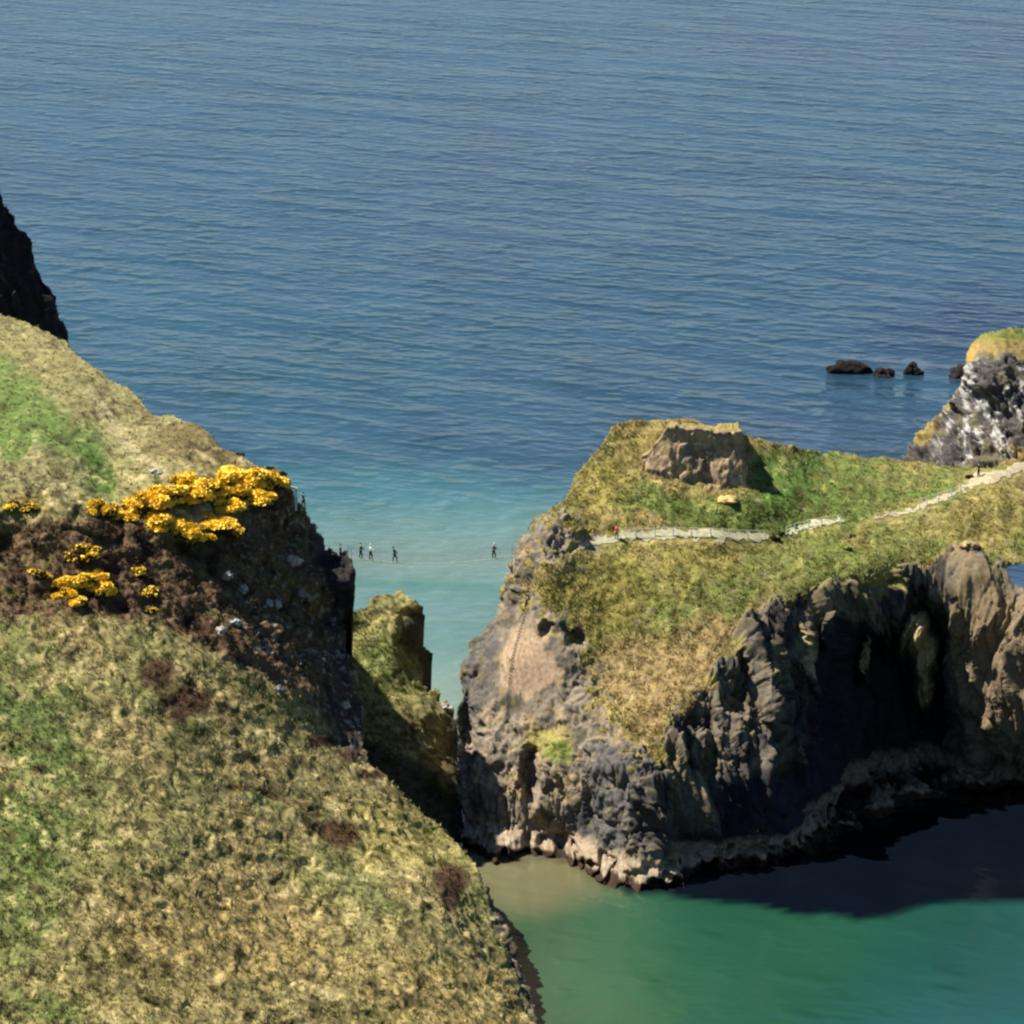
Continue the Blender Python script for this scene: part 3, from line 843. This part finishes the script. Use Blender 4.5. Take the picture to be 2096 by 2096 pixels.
    n_e = noise(.05, (.3, 1, 1), 38, 2, 1.7)
    s3 = N.new("ShaderNodeMath"); L.new(s2.outputs[0], s3.inputs[0]); L.new(n_e.outputs[0], s3.inputs[1])
    L.new(s3.outputs[0], bp.inputs["Height"])
    L.new(bp.outputs[0], b.inputs["Normal"])
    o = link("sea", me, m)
    tag(o, kind="structure")
sea()

# ================================================================== footpaths on the island
def footpath(P, col):
    x, y = isl['px'] / D, isl['py'] / D
    w = wobble(x, y, 10, 9, 800)
    keep = path_sd(x + w[0], y + w[1], P) < 0
    F = isl['F']
    F = F[keep[F].all(1)]
    ids = np.unique(F)
    re_ = -np.ones(len(keep), np.int64)
    re_[ids] = np.arange(len(ids))
    V = isl['V'][ids] + np.array([0, -.02, .07])
    C = np.tile(col, (len(V), 1)) * (1 + .35 * fbm(V / .9, 3, 810))[:, None]
    o = link("footpath", mesh_np("footpath", V, re_[F], np.clip(C, .01, .9)), M_ground)
    tag(o, kind="structure")
footpath(PATH_A, c_(196, 192, 158))
footpath(PATH_B, c_(196, 196, 158))
footpath(PATH_C, c_(190, 178, 146))

# ================================================================== grass
def grass(info, mask, n, hgt, name, seed, K_=1.0):
    r = np.random.default_rng(seed)
    w = mask / mask.sum()
    k = r.choice(len(mask), n, p=w)
    P = info['V'][k] + r.normal(size=(n, 3)) * np.array([.08, .15, .02])
    Cc = info['C'][k] * r.uniform(.75, 1.35, (n, 1)) * K_
    B = 4
    P = np.repeat(P, B, 0) + r.normal(size=(n * B, 3)) * np.array([.10, .10, .02])
    Cc = np.repeat(Cc, B, 0) * r.uniform(.8, 1.25, (n * B, 1))
    h = hgt * r.uniform(.5, 1.4, (n * B, 1))
    d = r.normal(size=(n * B, 3)) * .45; d[:, 2] = 1; d /= np.linalg.norm(d, axis=1, keepdims=True)
    a = r.uniform(0, 6.28, n * B)
    s = np.stack([np.cos(a), np.sin(a), 0 * a], -1) * .055 * r.uniform(.7, 1.4, (n * B, 1))
    b = P - d * .08
    V = np.stack([b - s, b + s, P + d * h], 1).reshape(-1, 3)
    F = np.arange(3 * n * B).reshape(-1, 3)
    o = link(name, mesh_np(name, V, F, np.clip(np.repeat(Cc, 3, 0), .004, .9), False), M_tuft)
    tag(o, kind="stuff")
hx, hy = hill['px'] / D, hill['py'] / D
hm, he = hill_rock(hx, hy, hill['V'])
cl = smooth(-.4, .3, fbm(hill['V'] / .9, 2, 830))
grass(hill, np.clip(1 - hm - he, 0, 1) * (.15 + cl) * np.where(hy > 1000, 1.3, .7), 26000, .26, "heath_grass", 831, 1.35)
grass(hill, np.clip(hm + .001, 0, 1) * smooth(640, 560, hx) * (.1 + cl), 9000, .22, "cliff_grass", 833)
ix, iy = isl['px'] / D, isl['py'] / D
ir, il = isl_masks(ix, iy)
cl = smooth(-.4, .3, fbm(isl['V'] / .9, 2, 834))
grass(isl, np.clip(1 - ir - il, 0, 1) * (.15 + cl) * (1 - np.clip(path_m(ix, iy) * 1.6, 0, 1)), 20000, .20, "island_grass", 835, 1.5)

ox, oy = oc['px'] / D, oc['py'] / D
grass(oc, smooth(870, 850, ox) * smooth(800, 770, ox + (oy - 1200) * -.35 + 60) + .02, 5000, .28, "outcrop_grass", 837, 1.2)

# ================================================================== loose rocks
def rock_mesh(name, r, seed, flat=1.0, n=28, rough=.35):
    u = np.linspace(0, 2 * math.pi, n * 2, endpoint=False); v = np.linspace(-math.pi / 2, math.pi / 2, n)
    U, W = np.meshgrid(u, v)
    P = np.stack([np.cos(W) * np.cos(U), np.cos(W) * np.sin(U), np.sin(W)], -1)
    d1, d2, cid = worley(P * 1.3 + seed * 5.1, seed)
    k = 1 + rough * (fbm(P * 1.6 + seed * 3.3, 4, seed, .6) + (cid - .5) * .5)
    P = P * k[..., None] * np.array(r)
    P[..., 2] = np.sign(P[..., 2]) * np.abs(P[..., 2]) ** flat
    idx = np.arange(P.shape[0] * P.shape[1]).reshape(P.shape[:2])
    nx = np.roll(idx, -1, 1)
    F = np.stack([idx[:-1], nx[:-1], nx[1:], idx[1:]], -1).reshape(-1, 4)
    return P.reshape(-1, 3), F

def put_rock(name, loc, r, seed, col, col2, label, cat, group=None, rough=.35):
    V, F = rock_mesh(name, r, seed, rough=rough)
    f = fbm(V / (max(r) * .35) + seed, 3, seed + 7)
    C = mixc(np.tile(col, (len(V), 1)), col2, smooth(-.1, .35, f))
    o = link(name, mesh_np(name, V, F, np.clip(C, .004, .95)), M_ground)
    o.location = loc
    tag(o, label, cat, group)
    return o

for k, (x0, x1, yb, h, lab) in enumerate(((1562, 1642, 706, 26, "long low dark rock awash at the left end of the offshore row"),
                                          (1650, 1690, 712, 18, "smallest dark rock in the offshore row, between two bigger ones"),
                                          (1707, 1742, 708, 26, "squat brown rock at the right end of the offshore row"))):
    Yr = Y_at_z((x0 + x1) / 2 * D, yb * D, 0.0)
    c = at((x0 + x1) / 2 * D, yb * D, Yr)
    mpp = Yr / FPX * D
    put_rock("sea_rock", (c[0], c[1] + 1.5, -.2), ((x1 - x0) / 2 * mpp * 1.02, 1.9, h * mpp * .86), 31 + k, c_(44, 38, 38), c_(26, 24, 26), lab, "sea rock", "rocks awash offshore", .5)
c = at(1806 * D, 712 * D, Y_at_z(1806 * D, 712 * D, 0.0))
put_rock("sea_rock", (c[0] + 1, c[1] + 1, -.2), (2.2, 2, 2.0), 37, c_(50, 42, 44), c_(34, 26, 28), "dark rock in the sea beside the white streaked far cliff", "sea rock", "rocks awash offshore", .5)

for k, (x, y, w, h, lab) in enumerate(((427, 1087, 14, 13, "pale boulder on the brown cliff below the biggest gorse patch, leftmost there"),
    (462, 1107, 12, 13, "pale boulder just right of the leftmost one on the brown cliff"),
    (550, 1063, 22, 16, "largest cream boulder, near the top right corner of the brown cliff"),
    (508, 1138, 12, 14, "left one of a pair of cream boulders over a dark hollow"),
    (528, 1136, 13, 14, "right one of a pair of cream boulders over a dark hollow"),
    (440, 1178, 16, 11, "bluish white boulder low on the middle of the brown cliff"),
    (412, 1196, 13, 12, "grey white boulder lowest on the middle of the brown cliff"),
    (645, 1333, 15, 14, "bright white boulder low on the dark cliff edge above the gap"),
    (527, 1300, 13, 13, "lilac grey boulder where the brown cliff meets the lower grass slope"),
    (600, 1305, 9, 20, "tall narrow tan boulder standing at the foot of the cliff"),
    (292, 888, 14, 9, "white stone on the pale worn strip of the upper hillside"))):
    p, n = snap(hill, x, y)
    mpp = p[1] / FPX * D
    wc = c_(206, 200, 182) if k not in (5, 8, 9) else (c_(176, 186, 186), c_(150, 146, 156), c_(180, 150, 110))[(5, 8, 9).index(k)]
    put_rock("boulder", (p[0], p[1] - .15, p[2]), (w * mpp * .78, .65, h * mpp * .68), 41 + k, wc, wc * .55, lab, "boulder", "pale boulders on the headland", .55)
p, n = snap(isl, 1372, 944)
put_rock("boulder", (p[0], p[1], p[2] - .1), (1.25, 1.3, .45), 61, c_(228, 200, 130), c_(190, 160, 100), "flat sandy yellow boulder in the grass under the crag", "boulder", None, .4)
p, n = snap(isl, 1832, 1042)
put_rock("boulder", (p[0], p[1], p[2]), (1.0, .9, .55), 62, c_(200, 176, 128), c_(140, 118, 84), "cream knob of rock at the grass edge above the right shoulder", "boulder", None, .6)
for x, y, w, h, lab, col in ((845, 1330, 12, 8, "small pale rock at the head of the narrow gap", c_(190, 180, 172)), ):
    p, n = snap(oc, x, y)
    put_rock("boulder", (p[0], p[1] - .3, p[2]), (.75, .7, .45), 66, col, col * .6, lab, "boulder", None, .5)
p = at(1242 * D, 1655 * D, Y_at_z(1242 * D, 1655 * D, 0.0))
put_rock("boulder", (p[0], p[1] - 1.2, .05), (.8, .5, .35), 67, c_(226, 230, 228), c_(170, 176, 176), "small white boulder at the waterline by the island foot", "boulder", None, .4)

# ================================================================== gorse and other shrubs
def leaf_cloud(n, size, rad, seed, shell=0.0, lumps=14, upper=False):
    r = np.random.default_rng(seed)
    lc = r.normal(size=(lumps, 3)); lc /= np.linalg.norm(lc, axis=1, keepdims=True)
    lc = lc * r.uniform(.2, .85, (lumps, 1)); lc[:, 2] = np.abs(lc[:, 2]) * .8
    k = r.integers(0, lumps, n)
    d = r.normal(size=(n, 3)); d /= np.linalg.norm(d, axis=1, keepdims=True)
    rr = (shell + (1 - shell) * r.random(n) ** .4)[:, None]
    if upper:
        d[:, 2] = np.abs(d[:, 2]) * 1.0 - .25 * r.random(n)
    lr = r.uniform(.16, .42, lumps)
    p = (lc[k] + d * rr * lr[k][:, None])
    p[:, 2] = np.maximum(p[:, 2], -.15)
    p = p * np.array(rad)
    a = r.normal(size=(n, 3)); a /= np.linalg.norm(a, axis=1, keepdims=True)
    b = np.cross(a, r.normal(size=(n, 3))); b /= np.linalg.norm(b, axis=1, keepdims=True)
    s = size * r.uniform(.6, 1.3, (n, 1))
    V = np.stack([p - a * s - b * s * .5, p + a * s - b * s * .5, p + a * s + b * s * .5, p - a * s + b * s * .5], 1).reshape(-1, 3)
    F = np.arange(4 * n).reshape(-1, 4)
    return V, F

def shrub_mats():
    return (plain_mat("gorse_green", c_(72, 62, 32), .9, .35, 3.0), plain_mat("gorse_yellow", np.array([.92, .60, .06]), .8, .22, 1.5),
            plain_mat("dark_green_leaves", c_(52, 60, 34), .9, .35, 3.0))
MG, MY, MDK = shrub_mats()
leafM = []
for v in range(4):
    V, F = leaf_cloud(2200, .085, (.94, .84, .74), 900 + v)
    leafM.append(mesh_np("gorse_foliage", V, F)); leafM[-1].materials.append(MG)
flowM = []
for v in range(4):
    V, F = leaf_cloud(4200, .10, (1.04, .95, .88), 900 + v, .55, upper=True)
    flowM.append(mesh_np("gorse_flowers", V, F)); flowM[-1].materials.append(MY)
flowS = []
for v in range(4):
    V, F = leaf_cloud(620, .07, (1.04, .95, .88), 900 + v, .8, upper=True)
    flowS.append(mesh_np("gorse_sparse_flowers", V, F)); flowS[-1].materials.append(MY)

GL = [(262, 946, 22, 1, "gorse bush in bloom at the left tip of the big yellow bank"),
      (292, 938, 26, 1, "gorse bush in bloom, second from the left tip of the big yellow bank"),
      (328, 928, 26, 1, "rounded gorse bush in bloom in the middle of the yellow bank's upper row"),
      (345, 900, 16, 1, "small gorse bush standing up behind the middle of the yellow bank"),
      (364, 926, 26, 1, "gorse bush in bloom just right of the middle of the yellow bank"),
      (398, 920, 26, 1, "gorse bush in bloom left of the brightest yellow clump"),
      (440, 898, 30, 1, "biggest and brightest yellow gorse bush near the cliff corner"),
      (474, 900, 26, 1, "bright gorse bush right of the biggest one near the cliff corner"),
      (506, 902, 20, 1, "gorse bush in bloom at the far right end of the yellow bank"),
      (470, 935, 24, 1, "gorse bush in bloom below the bright right end of the bank"),
      (432, 950, 22, 1, "gorse bush in bloom below the biggest clump, left side"),
      (312, 985, 22, 1, "gorse bush in bloom, left end of the lower yellow row"),
      (345, 998, 20, 1, "gorse bush in bloom hanging on the cliff, centre of lower row"),
      (372, 1006, 20, 1, "lowest gorse bush of the big bank, deep orange yellow"),
      (405, 985, 22, 1, "gorse bush in bloom, right end of the lower yellow row"),
      (438, 1000, 15, 0, "thin gorse bush with few flowers right of the lower row"),
      (190, 962, 18, 1, "low gorse bush left of the big bank, beside the pale track"),
      (222, 966, 17, 1, "low gorse bush between the pale track and the big bank"),
      (22, 952, 18, 0, "sparse gorse bush at the left edge of the upper terrace"),
      (55, 955, 14, 0, "sparse gorse bush on the terrace, second from the left edge"),
      (158, 1042, 22, 0, "sparse gorse bush above the lower left yellow patch on the cliff"),
      (172, 1082, 18, 1, "brightest gorse bush of the lower left patch on the cliff"),
      (140, 1092, 20, 1, "gorse bush in the middle of the lower left patch"),
      (190, 1106, 16, 1, "gorse bush at the right side of the lower left patch"),
      (118, 1112, 18, 1, "gorse bush at the left foot of the lower left patch"),
      (142, 1130, 14, 1, "gorse bush hanging lowest in the lower left patch"),
      (72, 1085, 16, 0, "thin gorse bush left of the lower left patch"),
      (262, 1075, 15, 0, "uppermost bush of the thin gorse column in mid cliff"),
      (278, 1108, 16, 0, "middle bush of the thin gorse column in mid cliff"),
      (290, 1138, 13, 0, "lowest bush of the thin gorse column in mid cliff")]
for k, (x, y, r, dense, lab) in enumerate(GL):
    p, n = snap(hill, x, y + r * .45)
    rad = r * p[1] / FPX * D * (2.15 if dense else 1.7)
    root = empty("gorse_bush", (p[0], p[1], p[2] - .1))
    root.rotation_euler = (0, 0, k * 1.3)
    root.scale = (rad * (1 + .25 * math.sin(k * 2.3)), rad, rad * (.8 + .15 * math.sin(k * 1.7)))
    tag(root, lab, "gorse bush", "gorse bushes on the headland")
    fo = bpy.data.objects.new("foliage", leafM[k % 4]); COL.objects.link(fo); fo.parent = root
    fl = bpy.data.objects.new("blossom", (flowM if dense else flowS)[k % 4]); COL.objects.link(fl); fl.parent = root

V, F = leaf_cloud(900, .12, (1, .9, .7), 950)
darkM = mesh_np("shrub_foliage", V, F); darkM.materials.append(MDK)
def shrub(info, x, y, r, lab, grp=None):
    p, n = snap(info, x, y)
    o = bpy.data.objects.new("shrub", darkM); COL.objects.link(o)
    s = r * p[1] / FPX * D * 1.3
    o.location = (p[0], p[1], p[2] - .1); o.scale = (s, s, s); o.rotation_euler = (0, 0, x * .37)
    tag(o, lab, "shrub", grp)
for x, y, r, lab in ((1458, 1018, 11, "dark shrub filling the break in the island path"), (1470, 1008, 8, "small dark shrub at the right side of the path break"),
                     (1500, 992, 9, "dark shrub on the upper side of the path beside its break"), (1830, 908, 12, "dark shrub where the island path widens to bare sand"),
                     (1606, 1006, 7, "dark shrub in grass just under the middle of the path"), (1602, 1036, 9, "dark shrub in grass further below the middle of the path")):
    shrub(isl, x, y, r, lab, "dark shrubs on the island")
for x, y, r, lab in ((534, 892, 11, "dark shrub overhanging the sea right of the yellow gorse"), (508, 878, 8, "dark shrub on the skyline above the yellow gorse"),
                     (452, 852, 9, "dark shrub on the hill skyline left of the gorse"),):
    shrub(hill, x, y, r, lab, "dark shrubs on the headland skyline")

# ================================================================== rope bridge, railings, gateway
M_wood = plain_mat("weathered_wood", c_(176, 190, 172), .9, .2, 4)
M_pale = plain_mat("pale_painted_wood", c_(222, 224, 204, 1.5), .8, .1, 4)
M_rope = plain_mat("rope", c_(120, 150, 140), .9, .1, 4)

def tube(P, r, n=6):
    P = np.asarray(P, float)
    T = np.gradient(P, axis=0); T /= np.linalg.norm(T, axis=1, keepdims=True) + 1e-9
    up = np.where(np.abs(T[:, 2:3]) > .9, np.array([[1.0, 0, 0]]), np.array([[0, 0, 1.0]]))
    A = np.cross(T, up); A /= np.linalg.norm(A, axis=1, keepdims=True)
    B = np.cross(T, A)
    an = np.linspace(0, 2 * math.pi, n, endpoint=False)
    V = (P[:, None] + r * (np.cos(an)[None, :, None] * A[:, None] + np.sin(an)[None, :, None] * B[:, None])).reshape(-1, 3)
    idx = np.arange(len(V)).reshape(len(P), n); nx = np.roll(idx, -1, 1)
    F = np.stack([idx[:-1], nx[:-1], nx[1:], idx[1:]], -1).reshape(-1, 4)
    c = len(V)
    V = np.concatenate([V, P[:1], P[-1:]])
    caps = [[c, idx[0, (i + 1) % n], idx[0, i], c] for i in range(n)] + [[c + 1, idx[-1, i], idx[-1, (i + 1) % n], c + 1] for i in range(n)]
    return V, F, n, (P[0], P[-1])

def tubes_mesh(name, lst, mat, parent):
    Vs, Fs, off = [], [], 0
    for P, r in lst:
        V, F, n, _ = tube(P, r)
        Vs.append(V); Fs.append(F + off); off += len(V)
    return link(name, mesh_np(name, np.concatenate(Vs), np.concatenate(Fs)), mat, parent)

def boxes_mesh(name, lst, mat, parent):
    """lst of (centre, x-axis, y-axis, z-axis half vectors)"""
    Vs, Fs, off = [], [], 0
    fc = np.array([[0, 1, 3, 2], [4, 6, 7, 5], [0, 4, 5, 1], [2, 3, 7, 6], [0, 2, 6, 4], [1, 5, 7, 3]])
    for c, ax, ay, az in lst:
        c, ax, ay, az = map(lambda q: np.asarray(q, float), (c, ax, ay, az))
        V = np.array([c + i * ax + j * ay + k * az for i in (-1, 1) for j in (-1, 1) for k in (-1, 1)])
        Vs.append(V); Fs.append(fc + off); off += 8
    return link(name, mesh_np(name, np.concatenate(Vs), np.concatenate(Fs), None, False), mat, parent)

BL = at(716.0, 1141.0, 451.0)
BR = at(1052.0, 1137.0, 457.5)
def deck(t):
    p = BL + (BR - BL) * t
    p[2] -= 1.0 * 4 * t * (1 - t) * .75
    return p
def bridge():
    root = empty("rope_bridge", BL)
    tag(root, "narrow rope bridge with plank deck slung between headland and island", "bridge")
    o = lambda q: np.asarray(q) - BL
    n = 62
    dv = (BR - BL); dv[2] = 0; dv /= np.linalg.norm(dv); sd = np.array([-dv[1], dv[0], 0])
    pl = [(o(deck((i + .5) / n)), dv * .05, sd * .22, np.array([0, 0, .02])) for i in range(n)]
    boxes_mesh("deck", pl, M_wood, root)
    ts = np.linspace(0, 1, 40)
    for s in (-1, 1):
        tubes_mesh("handrail_rope", [([o(deck(t) + sd * s * .5 + np.array([0, 0, 1.05])) for t in ts], .009)], M_rope, root)
        tubes_mesh("deck_rope", [([o(deck(t) + sd * s * .25 + np.array([0, 0, -.03])) for t in ts], .012)], M_rope, root)
        net = []
        for i in range(0, 48):
            a, b = deck(i / 48), deck((i + 1) / 48)
            net.append(([o(a + sd * s * .25), o(b + sd * s * .5 + np.array([0, 0, 1.05]))], .004))
            net.append(([o(b + sd * s * .25), o(a + sd * s * .5 + np.array([0, 0, 1.05]))], .004))
        tubes_mesh("side_net", net, M_rope, root)
    for e, t in ((BL, 0), (BR, 1)):
        for s in (-1, 1):
            q = o(e + sd * s * .5)
            tubes_mesh("anchor_post", [([q + np.array([0, 0, -.9]), q + np.array([0, 0, 1.2])], .04)], M_wood, root)
bridge()

def railing(info, pts, hgt, label, name="railing", every=2.0, lift=0.0):
    P = [snap(info, x, y)[0] for x, y in pts]
    root = empty(name, P[0])
    tag(root, label, "railing")
    P = [q - P[0] for q in P]
    for q in P:
        tubes_mesh("post", [([q + np.array([0, 0, -.4]), q + np.array([0, 0, hgt])], .065)], M_pale, root)
    for hh in (hgt * .95, hgt * .5):
        tubes_mesh("rail", [([q + np.array([0, 0, hh]) for q in P], .022)], M_pale, root)
railing(isl, [(1165, 1018), (1200, 1014), (1235, 1012), (1270, 1012), (1305, 1012), (1340, 1012), (1375, 1014), (1410, 1016), (1442, 1018)], 1.0, "pale post and rail fence along the left stretch of island path")
railing(isl, [(1735, 962), (1748, 956), (1770, 949), (1795, 942), (1812, 934)], 1.15, "short pale fence with tall posts along the right stretch of path")
railing(isl, [(1482, 1010), (1500, 1004), (1525, 998), (1550, 992), (1586, 985)], .9, "pale low fence along the middle stretch of island path")

def gateway():
    g1, _ = snap(hill, 528, 938)
    p1 = at(573.0, 1020.0, g1[1] + .3); p2 = at(606.0, 1034.0, g1[1] + 1.0)
    root = empty("wooden_gateway", p1)
    tag(root, "pale wooden gateway at the cliff corner right of the gorse", "gateway")
    q = p2 - p1
    for b, h in ((np.zeros(3), 1.75), (q, 1.7)):
        boxes_mesh("post", [(b + np.array([0, 0, h / 2 - .3]), (.11, 0, 0), (0, .11, 0), (0, 0, h / 2 + .3))], M_pale, root)
    a, b = np.array([-.2, 0, 1.72]), q + np.array([.2, 0, 1.72])
    m = (a + b) / 2
    boxes_mesh("crossbeam", [(m + np.array([0, -.13, 0]), (b - a) / 2, (0, .10, 0), (0, 0, .12))], M_pale, root)
gateway()

# ================================================================== people
def skin_mesh(name, joints, bones, radii, mat, parent, sub=1):
    me = bpy.data.meshes.new(name)
    me.from_pydata([tuple(j) for j in joints], bones, [])
    o = bpy.data.objects.new(name + "_tmp", me)
    COL.objects.link(o)
    o.modifiers.new("skin", 'SKIN')
    lay = me.skin_vertices[0].data
    for i, r in enumerate(radii):
        lay[i].radius = (r, r) if not isinstance(r, tuple) else r
        lay[i].use_root = (i == 0)
    sb = o.modifiers.new("sub", 'SUBSURF'); sb.levels = sub; sb.render_levels = sub
    dg = bpy.context.evaluated_depsgraph_get()
    dg.update()
    m2 = bpy.data.meshes.new_from_object(o.evaluated_get(dg))
    m2.name = name
    for p in m2.polygons: p.use_smooth = True
    m2.materials.clear(); m2.materials.append(mat)
    bpy.data.objects.remove(o)
    r = bpy.data.objects.new(name, m2); COL.objects.link(r); r.parent = parent
    return r

M_skin = plain_mat("skin", c_(214, 170, 140, 1.2), .6, .08, 20)
def person(loc, rz, coat, legs, hair, label, lean=0.0, stride=.12, arms="down", hat=None, pack=None, group=None):
    root = empty("person", loc); root.rotation_euler = (0, 0, rz)
    tag(root, label, "person", group)
    # y is forward
    L = lambda x, y, z: (x, y + lean * max(0, z - .9), z - abs(lean) * .25 * max(0, z - .9))
    if arms == "rail":
        el, ha = (.30, .10, 1.16), (.42, .30, 1.08)
    else:
        el, ha = (.26, -.03, 1.12), (.27, .10, .88)
    J = [L(0, 0, .95), L(0, 0, 1.12), L(0, 0, 1.38), L(0, .01, 1.49), L(0, .02, 1.58), L(0, .02, 1.69)]
    R = [(.155, .11), (.14, .10), (.17, .11), .055, .085, .09]
    B = [(0, 1), (1, 2), (2, 3), (3, 4), (4, 5)]
    for s in (-1, 1):
        i = len(J)
        J += [L(s * .19, 0, 1.40), L(s * el[0], el[1], el[2]), L(s * ha[0], ha[1], ha[2]), L(s * ha[0], ha[1] + .06, ha[2] - .07)]
        R += [.06, .045, .032, .036]
        B += [(2, i), (i, i + 1), (i + 1, i + 2), (i + 2, i + 3)]
        for f in range(4):
            k = len(J)
            J += [L(s * ha[0] + (f - 1.5) * .02, ha[1] + .09, ha[2] - .12), L(s * ha[0] + (f - 1.5) * .022, ha[1] + .08, ha[2] - .16 + abs(f - 1.4) * .01)]
            R += [.009, .008]
            B += [(i + 3, k), (k, k + 1)]
        k = len(J)
        J += [L(s * (ha[0] - .05), ha[1] + .08, ha[2] - .08)]; R += [.010]; B += [(i + 3, k)]
        i = len(J)
        st = s * stride
        J += [(s * .10, 0, .88), (s * .10, st * .9 + .04, .48), (s * .10, st, .09), (s * .11, st + .16, .045)]
        R += [.09, .06, .045, .038]
        B += [(0, i), (i, i + 1), (i + 1, i + 2), (i + 2, i + 3)]
    skin_mesh("body", J, B, R, M_skin, root)
    jk = [L(0, 0, .90), L(0, 0, 1.12), L(0, 0, 1.38), L(0, .005, 1.47)]
    jr = [(.185, .14), (.165, .13), (.195, .135), .085]
    jb = [(0, 1), (1, 2), (2, 3)]
    for s in (-1, 1):
        i = len(jk)
        jk += [L(s * .20, 0, 1.39), L(s * el[0], el[1], el[2]), L(s * ha[0], ha[1], ha[2] + .02)]
        jr += [.082, .066, .05]; jb += [(2, i), (i, i + 1), (i + 1, i + 2)]
    skin_mesh("jacket", jk, jb, jr, coat, root)
    tj = [(0, 0, .93)]; tr = [(.16, .125)]; tb = []
    for s in (-1, 1):
        i = len(tj); st = s * stride
        tj += [(s * .10, 0, .84), (s * .10, st * .9 + .04, .48), (s * .10, st, .10)]
        tr += [.11, .08, .065]; tb += [(0, i), (i, i + 1), (i + 1, i + 2)]
    skin_mesh("trousers", tj, tb, tr, legs, root)
    skin_mesh("hat" if hat else "hair", [L(0, .0, 1.64), L(0, -.01, 1.70), L(0, 0, 1.745)], [(0, 1), (1, 2)], [.108, .11, .07], hat or hair, root)
    if pack:
        skin_mesh("rucksack", [L(0, -.20, 1.05), L(0, -.21, 1.25), L(0, -.18, 1.40)], [(0, 1), (1, 2)], [(.15, .10), (.16, .11), (.11, .08)], pack, root)
    return root
C1 = plain_mat("dark_cloth", c_(40, 52, 52), .9); C2 = plain_mat("white_cloth", c_(236, 250, 246, 1.4), .9, .05); C3 = plain_mat("navy_cloth", c_(34, 46, 60), .9)
C4 = plain_mat("red_cloth", c_(230, 70, 80, 1.3), .9); C5 = plain_mat("black_cloth", c_(24, 28, 28), .9); C6 = plain_mat("tan_cloth", c_(170, 140, 116), .9)
H1 = plain_mat("brown_hair", c_(60, 46, 36), .9)
def on_bridge(px_):
    t = (px_ - 716.0) / (1052.0 - 716.0)
    p = deck(t); return p + np.array([0, 0, .02])
GB = "people crossing the rope bridge"
person(on_bridge(738), -1.5, C1, C1, H1, "person in dark clothes at the left end of the rope bridge", arms="rail", group=GB)
person(on_bridge(758), -1.4, C2, C1, H1, "person in a white top and white hat, second from left on the bridge", arms="rail", hat=C2, group=GB)
person(on_bridge(807), -1.5, C1, C5, H1, "person in black leaning forward, alone left of mid bridge", lean=-.22, stride=.2, arms="rail", group=GB)
person(on_bridge(1010), -1.6, C1, C1, H1, "person in dark clothes with a pale hat nearing the island end", lean=.08, stride=.16, arms="rail", hat=C2, group=GB)
p, n = snap(hill, 641, 1040)
person(p + np.array([0, .3, -.55]), -1.5, C1, C1, H1, "person in dark clothes standing on the headland rock at the bridge head")
p, n = snap(hill, 541, 938)
person(at(587.0, 1028.0, p[1] + 1.0), -1.0, C5, C5, H1, "person in black standing inside the pale wooden gateway")
person(at(621.0, 1040.0, 456.5), -1.2, C3, C3, H1, "person in navy on the cliff edge right of the wooden gateway")
p, n = snap(isl, 1163, 1018)
person(p + np.array([0, 0, .0]), -1.3, C4, C6, H1, "person in a red jacket at the left end of the island path")
p, n = snap(isl, 1848, 905)
person(p + np.array([0, 0, .0]), 1.3, C5, C1, H1, "person in dark clothes on the wide sandy end of the island path")
